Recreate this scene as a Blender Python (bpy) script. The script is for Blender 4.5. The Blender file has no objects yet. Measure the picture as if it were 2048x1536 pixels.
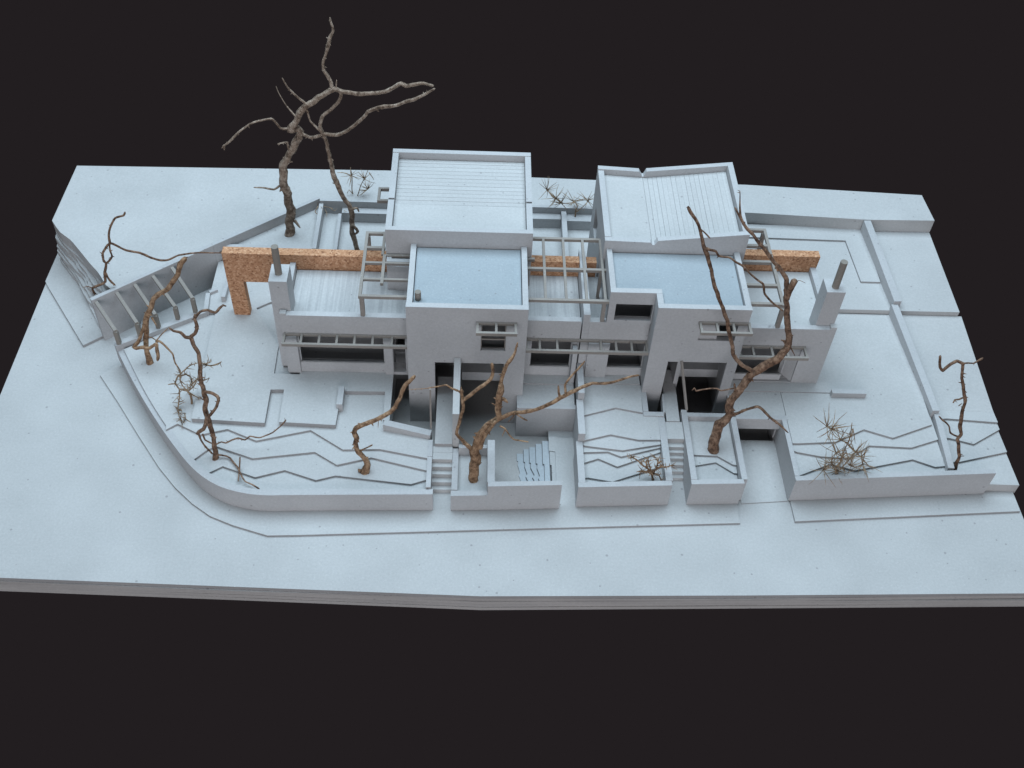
import bpy, math, random
from mathutils import Vector, Matrix, noise
from mathutils.geometry import tessellate_polygon

random.seed(7)
S = bpy.context.scene
COL = S.collection

# ---------------------------------------------------------------- camera
cam_data = bpy.data.cameras.new("camera")
cam = bpy.data.objects.new("camera", cam_data)
COL.objects.link(cam)
S.camera = cam
P_, Y_, R_ = math.radians(48.1), math.radians(3.3), math.radians(3.72)
Yaw = Matrix(((math.cos(Y_), -math.sin(Y_), 0), (math.sin(Y_), math.cos(Y_), 0), (0, 0, 1)))
Tilt = Matrix(((1, 0, 0), (0, -math.sin(P_), -math.cos(P_)), (0, math.cos(P_), -math.sin(P_))))
Roll = Matrix(((math.cos(R_), -math.sin(R_), 0), (math.sin(R_), math.cos(R_), 0), (0, 0, 1)))
to_cam = Roll @ Tilt @ Yaw                       # world -> (right, down, forward)
flip = Matrix(((1, 0, 0), (0, -1, 0), (0, 0, -1)))
cam.matrix_world = Matrix.Translation((-0.21528, -3.73366, 4.16814)) @ (flip @ to_cam).transposed().to_4x4()
cam_data.sensor_width = 36.0
cam_data.lens = 36.0 * 2165.0 / 2048.0
cam_data.clip_start = 0.05
cam_data.clip_end = 100.0

# ---------------------------------------------------------------- backdrop and light
W = bpy.data.worlds.new("World")
S.world = W
W.use_nodes = True
W.node_tree.nodes["Background"].inputs[0].default_value = (0.0160, 0.0130, 0.0144, 1)
W.node_tree.nodes["Background"].inputs[1].default_value = 1.0
S.view_settings.view_transform = 'Standard'
S.view_settings.look = 'None'
S.view_settings.exposure = 0.0
S.view_settings.gamma = 1.0
S.cycles.max_bounces = 16
S.cycles.diffuse_bounces = 10


def area(name, loc, target, sx, sy, power, col):
    d = bpy.data.lights.new(name, 'AREA')
    d.shape = 'RECTANGLE'
    d.size, d.size_y, d.energy, d.color = sx, sy, power, col
    o = bpy.data.objects.new(name, d)
    COL.objects.link(o)
    o.location = loc
    o.rotation_euler = (Vector(target) - Vector(loc)).to_track_quat('-Z', 'Y').to_euler()
    return o


area("ceiling_light", (-0.3, 2.0, 8.5), (0, 0.0, 0), 10.0, 7.0, 1530, (0.66, 0.842, 0.99))
area("front_fill_light", (-0.6, -12.5, 3.5), (0, 0, 0.3), 9.0, 6.5, 930, (0.91, 0.93, 1.0))  # fill lamp added in front to brighten the forward-facing walls


# ---------------------------------------------------------------- materials
def node(nt, kind, **kw):
    n = nt.nodes.new(kind)
    for k, v in kw.items():
        if k in n.inputs:
            n.inputs[k].default_value = v
        else:
            setattr(n, k, v)
    return n


def ramp(nt, fac, stops):
    r = nt.nodes.new('ShaderNodeValToRGB')
    e = r.color_ramp.elements
    e[0].position, e[0].color = stops[0][0], (*stops[0][1], 1)
    e[1].position, e[1].color = stops[-1][0], (*stops[-1][1], 1)
    for p, c in stops[1:-1]:
        x = e.new(p)
        x.color = (*c, 1)
    nt.links.new(fac, r.inputs[0])
    return r.outputs[0]


def mix(nt, a, b, fac, mode='MIX'):
    m = nt.nodes.new('ShaderNodeMix')
    m.data_type, m.blend_type = 'RGBA', mode
    for s, v in ((m.inputs[0], fac), (m.inputs[6], a), (m.inputs[7], b)):
        if hasattr(v, 'is_linked'):
            nt.links.new(v, s)
        elif isinstance(v, (int, float)):
            s.default_value = v
        else:
            s.default_value = (*v, 1)
    return m.outputs[2]


def start(name, rough):
    m = bpy.data.materials.new(name)
    m.use_nodes = True
    nt = m.node_tree
    b = nt.nodes['Principled BSDF']
    b.inputs['Roughness'].default_value = rough
    b.inputs['Specular IOR Level'].default_value = 0.25
    return m, nt, b, nt.nodes.new('ShaderNodeTexCoord').outputs['Object']


def bump(nt, b, h, strength, dist):
    n = nt.nodes.new('ShaderNodeBump')
    n.inputs['Strength'].default_value = strength
    n.inputs['Distance'].default_value = dist
    nt.links.new(h, n.inputs['Height'])
    nt.links.new(n.outputs[0], b.inputs['Normal'])


def card(name, base, scored=None):
    """grey board: fine fibres, dark and pale flecks, faint blotches, a little different on each piece"""
    m, nt, b, co = start(name, 0.85)
    blotch = node(nt, 'ShaderNodeTexNoise', Scale=3.0, Detail=4.0)
    fibre = node(nt, 'ShaderNodeTexNoise', Scale=90.0, Detail=5.0, Roughness=0.75)
    fleck = node(nt, 'ShaderNodeTexVoronoi', Scale=26.0)
    fl2 = node(nt, 'ShaderNodeTexVoronoi', Scale=41.0)
    for n in (blotch, fibre, fleck, fl2):
        nt.links.new(co, n.inputs['Vector'])
    c = ramp(nt, blotch.outputs[0], [(0.3, [x * 0.94 for x in base]), (0.7, [min(1, x * 1.05) for x in base])])
    c = mix(nt, c, ramp(nt, fibre.outputs[0], [(0.3, (0.80, 0.80, 0.80)), (0.7, (1.0, 1.0, 1.0))]), 0.8, 'MULTIPLY')
    r = node(nt, 'ShaderNodeSeparateColor')
    nt.links.new(fleck.outputs['Color'], r.inputs[0])
    # only some cells hold a fleck, and its size varies
    thr = node(nt, 'ShaderNodeMath', operation='MULTIPLY')
    nt.links.new(r.outputs[0], thr.inputs[0])
    thr.inputs[1].default_value = 0.40
    sub = node(nt, 'ShaderNodeMath', operation='SUBTRACT')
    nt.links.new(thr.outputs[0], sub.inputs[0])
    sub.inputs[1].default_value = 0.235
    less = node(nt, 'ShaderNodeMath', operation='LESS_THAN')
    nt.links.new(fleck.outputs['Distance'], less.inputs[0])
    nt.links.new(sub.outputs[0], less.inputs[1])
    half = node(nt, 'ShaderNodeMath', operation='MULTIPLY')
    nt.links.new(less.outputs[0], half.inputs[0])
    half.inputs[1].default_value = 0.55
    c = mix(nt, c, (0.21, 0.20, 0.20), half.outputs[0])
    less2 = node(nt, 'ShaderNodeMath', operation='LESS_THAN')
    nt.links.new(fl2.outputs['Distance'], less2.inputs[0])
    less2.inputs[1].default_value = 0.13
    h2 = node(nt, 'ShaderNodeMath', operation='MULTIPLY')
    nt.links.new(less2.outputs[0], h2.inputs[0])
    h2.inputs[1].default_value = 0.16
    c = mix(nt, c, (0.66, 0.66, 0.66), h2.outputs[0])
    oi = node(nt, 'ShaderNodeObjectInfo')
    c = mix(nt, c, ramp(nt, oi.outputs['Random'], [(0, (0.955, 0.95, 0.95)), (1, (1.0, 1.0, 1.0))]), 1.0, 'MULTIPLY')
    h = fibre.outputs[0]
    if scored:
        sx, streak = scored
        mp = node(nt, 'ShaderNodeMapping')
        mp.inputs['Scale'].default_value = streak
        nt.links.new(co, mp.inputs[0])
        s = node(nt, 'ShaderNodeTexNoise', Scale=1.0, Detail=3.0, Roughness=0.6)
        nt.links.new(mp.outputs[0], s.inputs['Vector'])
        c = mix(nt, c, ramp(nt, s.outputs[0], [(0.40, (0.80, 0.80, 0.81)), (0.56, (1, 1, 1))]), 0.75, 'MULTIPLY')
        add = node(nt, 'ShaderNodeMath', operation='ADD')
        nt.links.new(s.outputs[0], add.inputs[0])
        nt.links.new(fibre.outputs[0], add.inputs[1])
        h = add.outputs[0]
    nt.links.new(c, b.inputs['Base Color'])
    bump(nt, b, h, 0.25, 0.003)
    return m


CARD = card('grey_board', (0.478, 0.478, 0.472))
WALL = card('grey_wall_board', (0.455, 0.455, 0.457))
SCORED = card('scored_board', (0.474, 0.474, 0.470), scored=(1, (60.0, 1.6, 1.0)))
SMOOTH = card('smooth_roof_board', (0.340, 0.380, 0.404))
STRIP = card('strip_board', (0.285, 0.258, 0.232))
PIPE = card('pipe_board', (0.24, 0.216, 0.188))
CUT = card('sheet_edge', (0.35, 0.345, 0.345))
COURT = card('pale_blue_board', (0.46, 0.495, 0.52))
EDGE = card('cut_edge_board', (0.46, 0.445, 0.43), scored=(1, (2.0, 2.0, 190.0)))


def cork_mat():
    m, nt, b, co = start('cork', 0.9)
    v = node(nt, 'ShaderNodeTexVoronoi', Scale=125.0)
    n = node(nt, 'ShaderNodeTexNoise', Scale=52.0, Detail=5.0, Roughness=0.75)
    for x in (v, n):
        nt.links.new(co, x.inputs['Vector'])
    s = node(nt, 'ShaderNodeSeparateColor')
    nt.links.new(v.outputs['Color'], s.inputs[0])
    c = ramp(nt, s.outputs[0], [(0.0, (0.24, 0.11, 0.057)), (0.18, (0.41, 0.208, 0.112)), (0.7, (0.49, 0.262, 0.148)), (1.0, (0.60, 0.36, 0.22))])
    c = mix(nt, c, ramp(nt, n.outputs[0], [(0.30, (0.45, 0.38, 0.34)), (0.44, (1, 1, 1))]), 0.8, 'MULTIPLY')
    nt.links.new(c, b.inputs['Base Color'])
    bump(nt, b, n.outputs[0], 0.6, 0.005)
    return m


def bark_mat(name, lo, mid, hi):
    m, nt, b, co = start(name, 0.9)
    n = node(nt, 'ShaderNodeTexNoise', Scale=38.0, Detail=7.0, Roughness=0.72)
    n2 = node(nt, 'ShaderNodeTexNoise', Scale=9.0, Detail=3.0)
    v = node(nt, 'ShaderNodeTexVoronoi', Scale=55.0)
    for x in (n, n2, v):
        nt.links.new(co, x.inputs['Vector'])
    c = ramp(nt, n.outputs[0], [(0.36, lo), (0.5, mid), (0.64, hi)])
    c = mix(nt, c, ramp(nt, n2.outputs[0], [(0.35, (0.72, 0.66, 0.62)), (0.65, (1, 1, 1))]), 0.8, 'MULTIPLY')
    c = mix(nt, c, ramp(nt, v.outputs['Distance'], [(0.08, (0.45, 0.38, 0.34)), (0.2, (1, 1, 1))]), 0.6, 'MULTIPLY')
    nt.links.new(c, b.inputs['Base Color'])
    bump(nt, b, n.outputs[0], 1.0, 0.012)
    return m


CORK = cork_mat()
BARK = bark_mat('tan_bark', (0.095, 0.055, 0.033), (0.305, 0.190, 0.115), (0.50, 0.34, 0.215))
BARK_DARK = bark_mat('dark_bark', (0.060, 0.034, 0.024), (0.195, 0.118, 0.078), (0.37, 0.245, 0.17))
BARK_GREY = bark_mat('grey_bark', (0.095, 0.066, 0.048), (0.27, 0.205, 0.158), (0.45, 0.37, 0.30))
TWIG = bark_mat('twig', (0.16, 0.11, 0.072), (0.33, 0.235, 0.155), (0.50, 0.37, 0.25))


# ---------------------------------------------------------------- building helpers
def root_of(o):
    while o.parent is not None:
        o = o.parent
    return o


def mesh(name, verts, faces, mat, parent=None, smooth=False, base=None):
    """link one mesh object; verts are world coordinates"""
    off = Vector(base) if base is not None else (Vector(root_of(parent).location) if parent is not None else Vector())
    me = bpy.data.meshes.new(name)
    me.from_pydata([tuple(Vector(v) - off) for v in verts], [], faces)
    me.validate()
    me.update()
    me.materials.append(mat)
    if smooth:
        me.polygons.foreach_set('use_smooth', [True] * len(me.polygons))
    o = bpy.data.objects.new(name, me)
    COL.objects.link(o)
    if parent is not None:
        o.parent = parent
    elif base is not None:
        o.location = base
    return o


def tag(o, label, cat, group=None):
    o['label'], o['category'], o['kind'] = label, cat, 'thing'
    if group:
        o['group'] = group
    return o


def thing(name, label, cat, base, group=None):
    o = bpy.data.objects.new(name, None)
    COL.objects.link(o)
    o.location = base
    o.empty_display_size = 0.05
    return tag(o, label, cat, group)


def struct(o):
    o['kind'] = 'structure'
    return o


def structure_root(name):
    o = bpy.data.objects.new(name, None)
    COL.objects.link(o)
    return struct(o)


def prism(name, poly, z0, z1, mat=None, parent=None, holes=(), ztop=None, base=None):
    """a sheet of board with any outline; ztop(x, y) makes a sloping top"""
    rings = [list(poly)] + [list(h) for h in holes]
    area2 = lambda p: sum(a[0] * b[1] - b[0] * a[1] for a, b in zip(p, p[1:] + p[:1]))
    if area2(rings[0]) < 0:
        rings[0].reverse()
    for h in rings[1:]:
        if area2(h) > 0:
            h.reverse()
    flat = [p for r in rings for p in r]
    n = len(flat)
    top = [(x, y, ztop(x, y) if ztop else z1) for x, y in flat]
    verts = [(x, y, z0) for x, y in flat] + top
    tris = tessellate_polygon([[Vector((x, y, 0)) for x, y in r] for r in rings])
    faces = []
    for t in tris:
        a, b, c = (flat[i] for i in t)
        ccw = (b[0] - a[0]) * (c[1] - a[1]) - (c[0] - a[0]) * (b[1] - a[1])
        t = tuple(t) if ccw > 0 else tuple(reversed(t))
        faces.append(tuple(i + n for i in t))
        faces.append(tuple(reversed(t)))
    k = 0
    for r in rings:
        m = len(r)
        for i in range(m):
            a, b = k + i, k + (i + 1) % m
            faces.append((a, b, b + n, a + n))
        k += m
    o = mesh(name, verts, faces, mat or CARD, parent, base=base)
    if z1 - z0 < 0.06 and mat in (None, CARD) and name not in ('hill_layer', 'roof_plank'):       # thin sheets show their darker cut edge
        o.data.materials.append(CUT)
        for p in o.data.polygons:
            if abs(p.normal.z) < 0.3:
                p.material_index = 1
    return o


def box(name, x0, x1, y0, y1, z0, z1, mat=None, parent=None, base=None):
    v = [(x, y, z) for z in (z0, z1) for y in (y0, y1) for x in (x0, x1)]
    f = [(0, 2, 3, 1), (4, 5, 7, 6), (0, 1, 5, 4), (2, 6, 7, 3), (0, 4, 6, 2), (1, 3, 7, 5)]
    return mesh(name, v, f, mat or CARD, parent, base=base)


def panel(name, axis, u0, u1, t0, t1, z0, z1, holes=(), mat=None, parent=None):
    """an upright board along x or y with rectangular openings (ua, ub, za, zb) cut through it"""
    us = sorted({u0, u1, *[h[0] for h in holes], *[h[1] for h in holes]})
    zs = sorted({z0, z1, *[h[2] for h in holes], *[h[3] for h in holes]})
    us = [u for u in us if u0 <= u <= u1]
    zs = [z for z in zs if z0 <= z <= z1]
    nu, nz = len(us) - 1, len(zs) - 1

    def solid(i, j):
        if not (0 <= i < nu and 0 <= j < nz):
            return False
        cu, cz = (us[i] + us[i + 1]) / 2, (zs[j] + zs[j + 1]) / 2
        return not any(h[0] < cu < h[1] and h[2] < cz < h[3] for h in holes)
    ids, verts, faces = {}, [], []

    def v(i, j, t):
        k = (i, j, t)
        if k not in ids:
            ids[k] = len(verts)
            tt = t1 if t else t0
            verts.append((us[i], tt, zs[j]) if axis == 'x' else (tt, us[i], zs[j]))
        return ids[k]
    for i in range(nu):
        for j in range(nz):
            if not solid(i, j):
                continue
            q = [(i, j), (i + 1, j), (i + 1, j + 1), (i, j + 1)]
            faces.append([v(a, b, 0) for a, b in q])
            faces.append([v(a, b, 1) for a, b in reversed(q)])
            for (a, b), (di, dj) in zip(((0, 1), (1, 2), (2, 3), (3, 0)), ((0, -1), (1, 0), (0, 1), (-1, 0))):
                if not solid(i + di, j + dj):
                    p, r = q[a], q[b]
                    faces.append([v(*p, 1), v(*r, 1), v(*r, 0), v(*p, 0)])
    if axis == 'y':
        faces = [list(reversed(f)) for f in faces]
    return mesh(name, verts, faces, mat or WALL, parent)


def extrude_y(name, prof, y0, y1, mat=None, parent=None):
    """profile in x, z pushed back along y"""
    n = len(prof)
    verts = [(x, y0, z) for x, z in prof] + [(x, y1, z) for x, z in prof]
    a2 = sum(a[0] * b[1] - b[0] * a[1] for a, b in zip(prof, prof[1:] + prof[:1]))
    tris = tessellate_polygon([[Vector((x, z, 0)) for x, z in prof]])
    faces = []
    for t in tris:
        a, b, c = (prof[i] for i in t)
        ccw = (b[0] - a[0]) * (c[1] - a[1]) - (c[0] - a[0]) * (b[1] - a[1])
        t = tuple(t) if ccw > 0 else tuple(reversed(t))
        faces.append(t)
        faces.append(tuple(i + n for i in reversed(t)))
    for i in range(n):
        a, b = i, (i + 1) % n
        faces.append((b, a, a + n, b + n) if a2 > 0 else (a, b, b + n, a + n))
    return mesh(name, verts, faces, mat or WALL, parent)


def extrude_x(name, prof, x0, x1, mat=None, parent=None, base=None):
    """profile in y, z pushed along x"""
    n = len(prof)
    if sum(a[0] * b[1] - b[0] * a[1] for a, b in zip(prof, prof[1:] + prof[:1])) < 0:
        prof = list(reversed(prof))
    verts = [(x1, y, z) for y, z in prof] + [(x0, y, z) for y, z in prof]
    faces = []
    for t in tessellate_polygon([[Vector((y, z, 0)) for y, z in prof]]):
        a, b, c = (prof[i] for i in t)
        ccw = (b[0] - a[0]) * (c[1] - a[1]) - (c[0] - a[0]) * (b[1] - a[1])
        t = tuple(t) if ccw > 0 else tuple(reversed(t))
        faces.append(t)
        faces.append(tuple(i + n for i in reversed(t)))
    for i in range(n):
        a, b = i, (i + 1) % n
        faces.append((b, a, a + n, b + n))
    return mesh(name, verts, faces, mat or WALL, parent, base=base)


def beam(name, p, q, w, h, mat=None, parent=None):
    """a square stick from p to q (p and q on its top centre line when it lies flat)"""
    p, q = Vector(p), Vector(q)
    d = (q - p).normalized()
    side = d.cross(Vector((0, 0, 1)))
    side = side.normalized() if side.length > 1e-4 else Vector((1, 0, 0))
    up = side.cross(d).normalized()
    v = []
    for c in (p, q):
        for s, u in ((-w / 2, -h), (w / 2, -h), (w / 2, 0), (-w / 2, 0)):
            v.append(c + side * s + up * u)
    f = [(0, 1, 2, 3), (7, 6, 5, 4), (0, 4, 5, 1), (1, 5, 6, 2), (2, 6, 7, 3), (3, 7, 4, 0)]
    return mesh(name, v, f, mat or STRIP, parent)


def slab_wall(name, a, b, th, z0, za, zb, mat=None, parent=None, base=None):
    """a straight wall from a to b, th thick to its left; its top runs from za to zb"""
    a, b = Vector((*a, 0)), Vector((*b, 0))
    nrm = Vector((-(b - a).y, (b - a).x, 0)).normalized() * th
    v = []
    for p, zt in ((a, za), (b, zb)):
        for o in (Vector(), nrm):
            v += [(p.x + o.x, p.y + o.y, z0), (p.x + o.x, p.y + o.y, zt)]
    f = [(0, 4, 5, 1), (2, 3, 7, 6), (1, 5, 7, 3), (0, 2, 6, 4), (0, 1, 3, 2), (4, 6, 7, 5)]
    return mesh(name, v, f, mat or WALL, parent, base=base)


def pipe(name, x, y, z0, z1, r, mat=None, parent=None, n=14):
    v = [(x + r * math.cos(2 * math.pi * i / n), y + r * math.sin(2 * math.pi * i / n), z) for z in (z0, z1) for i in range(n)]
    f = [(i, (i + 1) % n, (i + 1) % n + n, i + n) for i in range(n)]
    f += [tuple(reversed(range(n))), tuple(range(n, 2 * n))]
    return mesh(name, v, f, mat or PIPE, parent)


def spline(pts, step=0.03, kink=0.0):
    """Catmull-Rom through 2-D or 3-D (or 4-D with radius) points"""
    out = []
    n = len(pts)
    for i in range(n - 1):
        p = [pts[max(i - 1, 0)], pts[i], pts[i + 1], pts[min(i + 2, n - 1)]]
        L = math.dist(p[1][:3], p[2][:3])
        m = max(1, int(L / step))
        for k in range(m):
            t = k / m
            out.append(tuple(kink * (b + (c - b) * t) + (1 - kink) * 0.5 * (2 * b + (c - a) * t + (2 * a - 5 * b + 4 * c - d) * t * t + (3 * b - a - 3 * c + d) * t ** 3)
                             for a, b, c, d in zip(*p)))
    out.append(tuple(pts[-1]))
    return out

# ================================================================ the ground
LAWN = 0.17

base_board = structure_root('base_board')
outline = [(-2.56, -1.19), (-1.2, -1.227), (-0.15, -1.256), (1.05, -1.232), (2.44, -1.197), (2.42, 1.30), (-2.49, 1.345), (-2.556, 0.8)]
court_hole = [(-0.60, 0.16), (-0.60, -0.405), (-0.40, -0.47), (-0.375, -0.50), (-0.11, -0.535), (-0.11, -0.77), (0.178, -0.77), (0.178, -0.30), (0.05, 0.16)]
well_hole = [(0.655, -0.325), (1.085, -0.325), (1.085, -0.346), (1.305, -0.346), (1.305, 0.16), (0.655, 0.16)]
zs = [(-0.022, 0.0), (-0.0445, -0.0225), (-0.067, -0.045), (-0.0895, -0.0675), (-0.112, -0.090)]
for k, (za, zb) in enumerate(zs):
    rim = [(x + random.uniform(-0.006, 0.006), y + (random.uniform(-0.008, 0.004) if k else 0)) for x, y in outline]
    prism('board_sheet', rim if k else outline, za, zb, CARD if k == 0 else EDGE, base_board, [court_hole, well_hole] if k < 2 else ())

kerb = [(-2.098, -0.01), (-1.97, -0.184), (-1.827, -0.389), (-1.682, -0.59), (-1.584, -0.705), (-1.489, -0.794), (-1.395, -0.862),
        (-1.285, -0.91), (-1.119, -0.964), (-0.973, -0.958), (-0.408, -0.928), (0.167, -0.897), (1.06, -0.851)]
struct(prism('pavement', kerb + [(1.06, -0.45), (0.735, -0.45), (0.30, -0.36), (0.21, -0.36), (0.20, -0.745), (-0.13, -0.775), (-0.29, -0.775), (-0.29, -0.56),
                                 (-0.40, -0.56), (-0.41, -0.73), (-1.05, -0.75), (-1.35, -0.66), (-1.60, -0.42), (-1.92, 0.05), (-2.03, 0.06)], 0.0002, 0.011))
struct(prism('pavement', [(1.323, -0.837), (2.427, -0.755), (2.427, -0.60), (1.321, -0.66)], 0.0002, 0.012))
struct(prism('driveway', [(1.085, -0.735), (1.31, -0.715), (1.31, -0.347), (1.085, -0.347)], 0.0002, 0.005))
struct(prism('side_path', [(-2.555, 0.665), (-2.528, 0.622), (-2.231, 0.189), (-2.081, 0.319), (-1.975, 0.40), (-1.93, 0.06), (-1.60, 0.25), (-1.60, 0.80), (-2.55, 0.9)], 0.0003, 0.016))

# the high ground at the back, and the torn layers of the slope at its left end
terrace = [(-2.49, 1.347), (-0.723, 1.387), (0.125, 1.362), (0.484, 1.355), (1.368, 1.352), (2.405, 1.302), (2.418, 1.071), (2.026, 1.062), (1.356, 1.095), (0.469, 1.094),
           (0.12, 1.103), (-0.706, 1.097), (-1.083, 1.109), (-1.603, 0.690), (-2.055, 0.315)]
crest = [(-2.061, 0.336), (-2.093, 0.364), (-2.152, 0.453), (-2.213, 0.524), (-2.289, 0.619), (-2.364, 0.709), (-2.432, 0.767), (-2.499, 0.86)]
foot = [(-2.128, 0.262), (-2.158, 0.29), (-2.19, 0.345), (-2.217, 0.393), (-2.285, 0.50), (-2.35, 0.609), (-2.44, 0.73), (-2.548, 0.868)]
struct(prism('rear_terrace', terrace + [p for p in spline(crest)], 0.20, 0.285))
hill = structure_root('hillside')
nl = 7
for k in range(nl):
    u = k / (nl - 1)
    za = 0.015 + (0.205 - 0.015) * k / nl
    zb = 0.015 + (0.205 - 0.015) * (k + 1) / nl + 0.0004 * k
    w = [0.0, 0.10, 0.22, 0.42, 0.60, 0.74, 0.90][k]
    edge = []
    for i, (c, f) in enumerate(zip(spline(crest, step=0.02), spline(foot, step=0.02))):
        wob = 0.0 if i == 0 else noise.noise((i * 0.16 + k * 3.1, k * 1.7, 0.3)) * 0.035 + noise.noise((i * 0.6, k * 2.3, 5.0)) * 0.012
        ww = min(1.0, max(-0.03, w + wob / 0.12))
        edge.append((f[0] + (c[0] - f[0]) * ww, f[1] + (c[1] - f[1]) * ww))
    prism('hill_layer', [(-2.02, 0.34), (-1.9, 0.55), (-2.3, 1.0), (-2.52, 1.05)] + list(reversed(edge)), za, zb, CARD, hill)
prism('hill_core', [(-2.03, 0.42), (-1.66, 0.735), (-1.1, 1.12), (2.40, 1.10), (2.40, 1.29), (-2.47, 1.33), (-2.47, 1.0)], 0.0004, 0.2002, CARD, hill)

# left garden: stacked contour sheets
garden = structure_root('garden_ground')
inner = [(-1.962, 0.047), (-1.927, -0.014), (-1.790, -0.242), (-1.652, -0.443), (-1.508, -0.622), (-1.405, -0.712), (-1.287, -0.772), (-1.165, -0.806), (-1.071, -0.808), (-0.406, -0.792)]
arc = spline(inner, step=0.05)
back_edge = [(-0.406, -0.49), (-0.62, -0.42), (-0.603, 0.30), (-1.597, 0.315)]
prism('contour_sheet', arc + back_edge, 0.0005, 0.109, CARD, garden)
line_a = [(-1.422, -0.706), (-1.397, -0.689), (-1.354, -0.659), (-1.196, -0.719), (-1.066, -0.675), (-0.917, -0.729), (-0.83, -0.701), (-0.479, -0.742), (-0.409, -0.715)]
line_b = [(-1.507, -0.652), (-1.481, -0.623), (-1.435, -0.571), (-1.398, -0.552), (-1.221, -0.619), (-0.938, -0.574), (-0.828, -0.648), (-0.671, -0.6), (-0.409, -0.671)]
line_c = [(-1.648, -0.468), (-1.624, -0.448), (-1.602, -0.429), (-1.482, -0.493), (-1.361, -0.456), (-1.217, -0.523), (-0.97, -0.452), (-0.807, -0.566), (-0.634, -0.559), (-0.409, -0.608)]
for i, (ln, za) in enumerate(((line_a, 0.1092), (line_b, 0.1212), (line_c, 0.1332))):
    side = [p for p in arc if p[1] > ln[0][1] + 0.02]
    prism('contour_sheet', list(side) + ln + [(-0.409, -0.492), (-0.62, -0.421), (-0.604, 0.29), (-1.596, 0.31)], za, za + 0.0118, CARD, garden)
slab_edge = [(-1.534, -0.417), (-1.187, -0.435), (-1.188, -0.223), (-1.123, -0.221), (-1.12, -0.427), (-0.852, -0.439), (-0.847, -0.32), (-0.832, -0.223), (-0.632, -0.22),
             (-0.628, -0.402), (-0.598, -0.402), (-0.598, 0.30), (-0.30, 0.30), (-0.30, 1.12), (-1.085, 1.10), (-1.595, 0.69), (-1.595, 0.311), (-1.543, 0.311)]
recess = [(-1.339, 0.341), (-1.273, 0.388), (-1.06, 0.388), (-1.06, -0.120), (-1.186, -0.117), (-1.189, 0.071)]
prism('lawn_sheet', slab_edge, 0.1452, 0.158, CARD, garden)
prism('lawn_sheet', slab_edge, 0.1582, LAWN, CARD, garden, [recess])
prism('patio_sheet', [(-0.632, -0.055), (-0.601, -0.055), (-0.601, 0.28), (-0.632, 0.28)], LAWN + 0.0002, LAWN + 0.004, CARD, garden)

# back yard behind the houses
yard = structure_root('back_yard')
prism('yard_sheet', [(-1.09, 0.755), (-0.62, 0.50), (1.20, 0.42), (1.20, 1.10), (-1.08, 1.10)], 0.0006, 0.181, CARD, yard)
prism('planting_bed', [(-1.59, 0.70), (-1.59, 0.735), (-1.086, 0.74), (-1.09, 1.10)], 0.1703, 0.23, CARD, yard)
prism('raised_path', [(-1.062, 0.60), (-0.975, 0.60), (-0.975, 1.10), (-1.062, 1.10)], 0.1813, 0.200, CARD, yard)

# middle gardens
mid_left = structure_root('middle_terrace')
prism('terrace_sheet', [(0.040, -0.283), (0.297, -0.283), (0.302, 0.25), (0.040, 0.25)], -0.0497, LAWN - 0.001, CARD, mid_left)
prism('paved_strip', [(0.043, -0.151), (0.297, -0.151), (0.300, 0.2), (0.043, 0.2)], LAWN - 0.0008, LAWN + 0.006, CARD, mid_left)
mid_right = structure_root('terraced_planting')
X0, X1 = 0.325, 0.700
tops = [((X0, -0.756), (X1, -0.745), None, 0.113)]
prism('contour_sheet', [(X0, -0.752), (X1, -0.742), (X1, -0.33), (0.64, -0.30), (0.64, 0.1), (X0, 0.1)], 0.0007, 0.113, CARD, mid_right)
for za, ln in ((0.1132, [(0.328, -0.69), (0.344, -0.688), (0.457, -0.709), (0.694, -0.615), (X1, -0.613)]),
               (0.1247, [(0.328, -0.610), (0.340, -0.606), (0.398, -0.583), (0.485, -0.629), (0.698, -0.537)]),
               (0.1362, [(0.328, -0.557), (0.34, -0.555), (0.445, -0.549), (0.505, -0.578), (0.699, -0.518)]),
               (0.1477, [(0.328, -0.522), (0.341, -0.526), (0.513, -0.549), (0.699, -0.508)]),
               (0.1592, [(0.328, -0.505), (0.342, -0.499), (0.461, -0.462), (0.594, -0.492), (0.699, -0.489)]),
               (0.1707, [(0.334, -0.358), (0.344, -0.354), (0.496, -0.302), (0.626, -0.331)])):
    prism('contour_sheet', ln + [(0.629 if za > 0.17 else X1, -0.345 if za < 0.17 else -0.2), (0.629, -0.345 if za < 0.17 else -0.19), (0.629, 0.1), (0.335, 0.1)], za, za + 0.0113, CARD, mid_right)
prism('paved_strip', [(0.347, -0.152), (0.628, -0.150), (0.628, 0.12), (0.347, 0.12)], 0.1822, 0.187, CARD, mid_right)

# bed with the big leaning trunk
bed4 = structure_root('narrow_planting')
prism('contour_sheet', [(0.846, -0.725), (1.056, -0.722), (1.056, -0.33), (0.846, -0.33)], 0.0008, 0.106, CARD, bed4)
for za, ln in ((0.1062, [(0.85, -0.676), (0.939, -0.697), (1.0, -0.712), (1.054, -0.712)]),
               (0.1172, [(0.85, -0.610), (0.96, -0.586), (1.037, -0.648), (1.054, -0.65)]),
               (0.1287, [(0.85, -0.552), (0.969, -0.556), (1.036, -0.606), (1.054, -0.61)])):
    prism('contour_sheet', ln + [(1.054, -0.335), (0.85, -0.335)], za, za + 0.0112, CARD, bed4)

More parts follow.
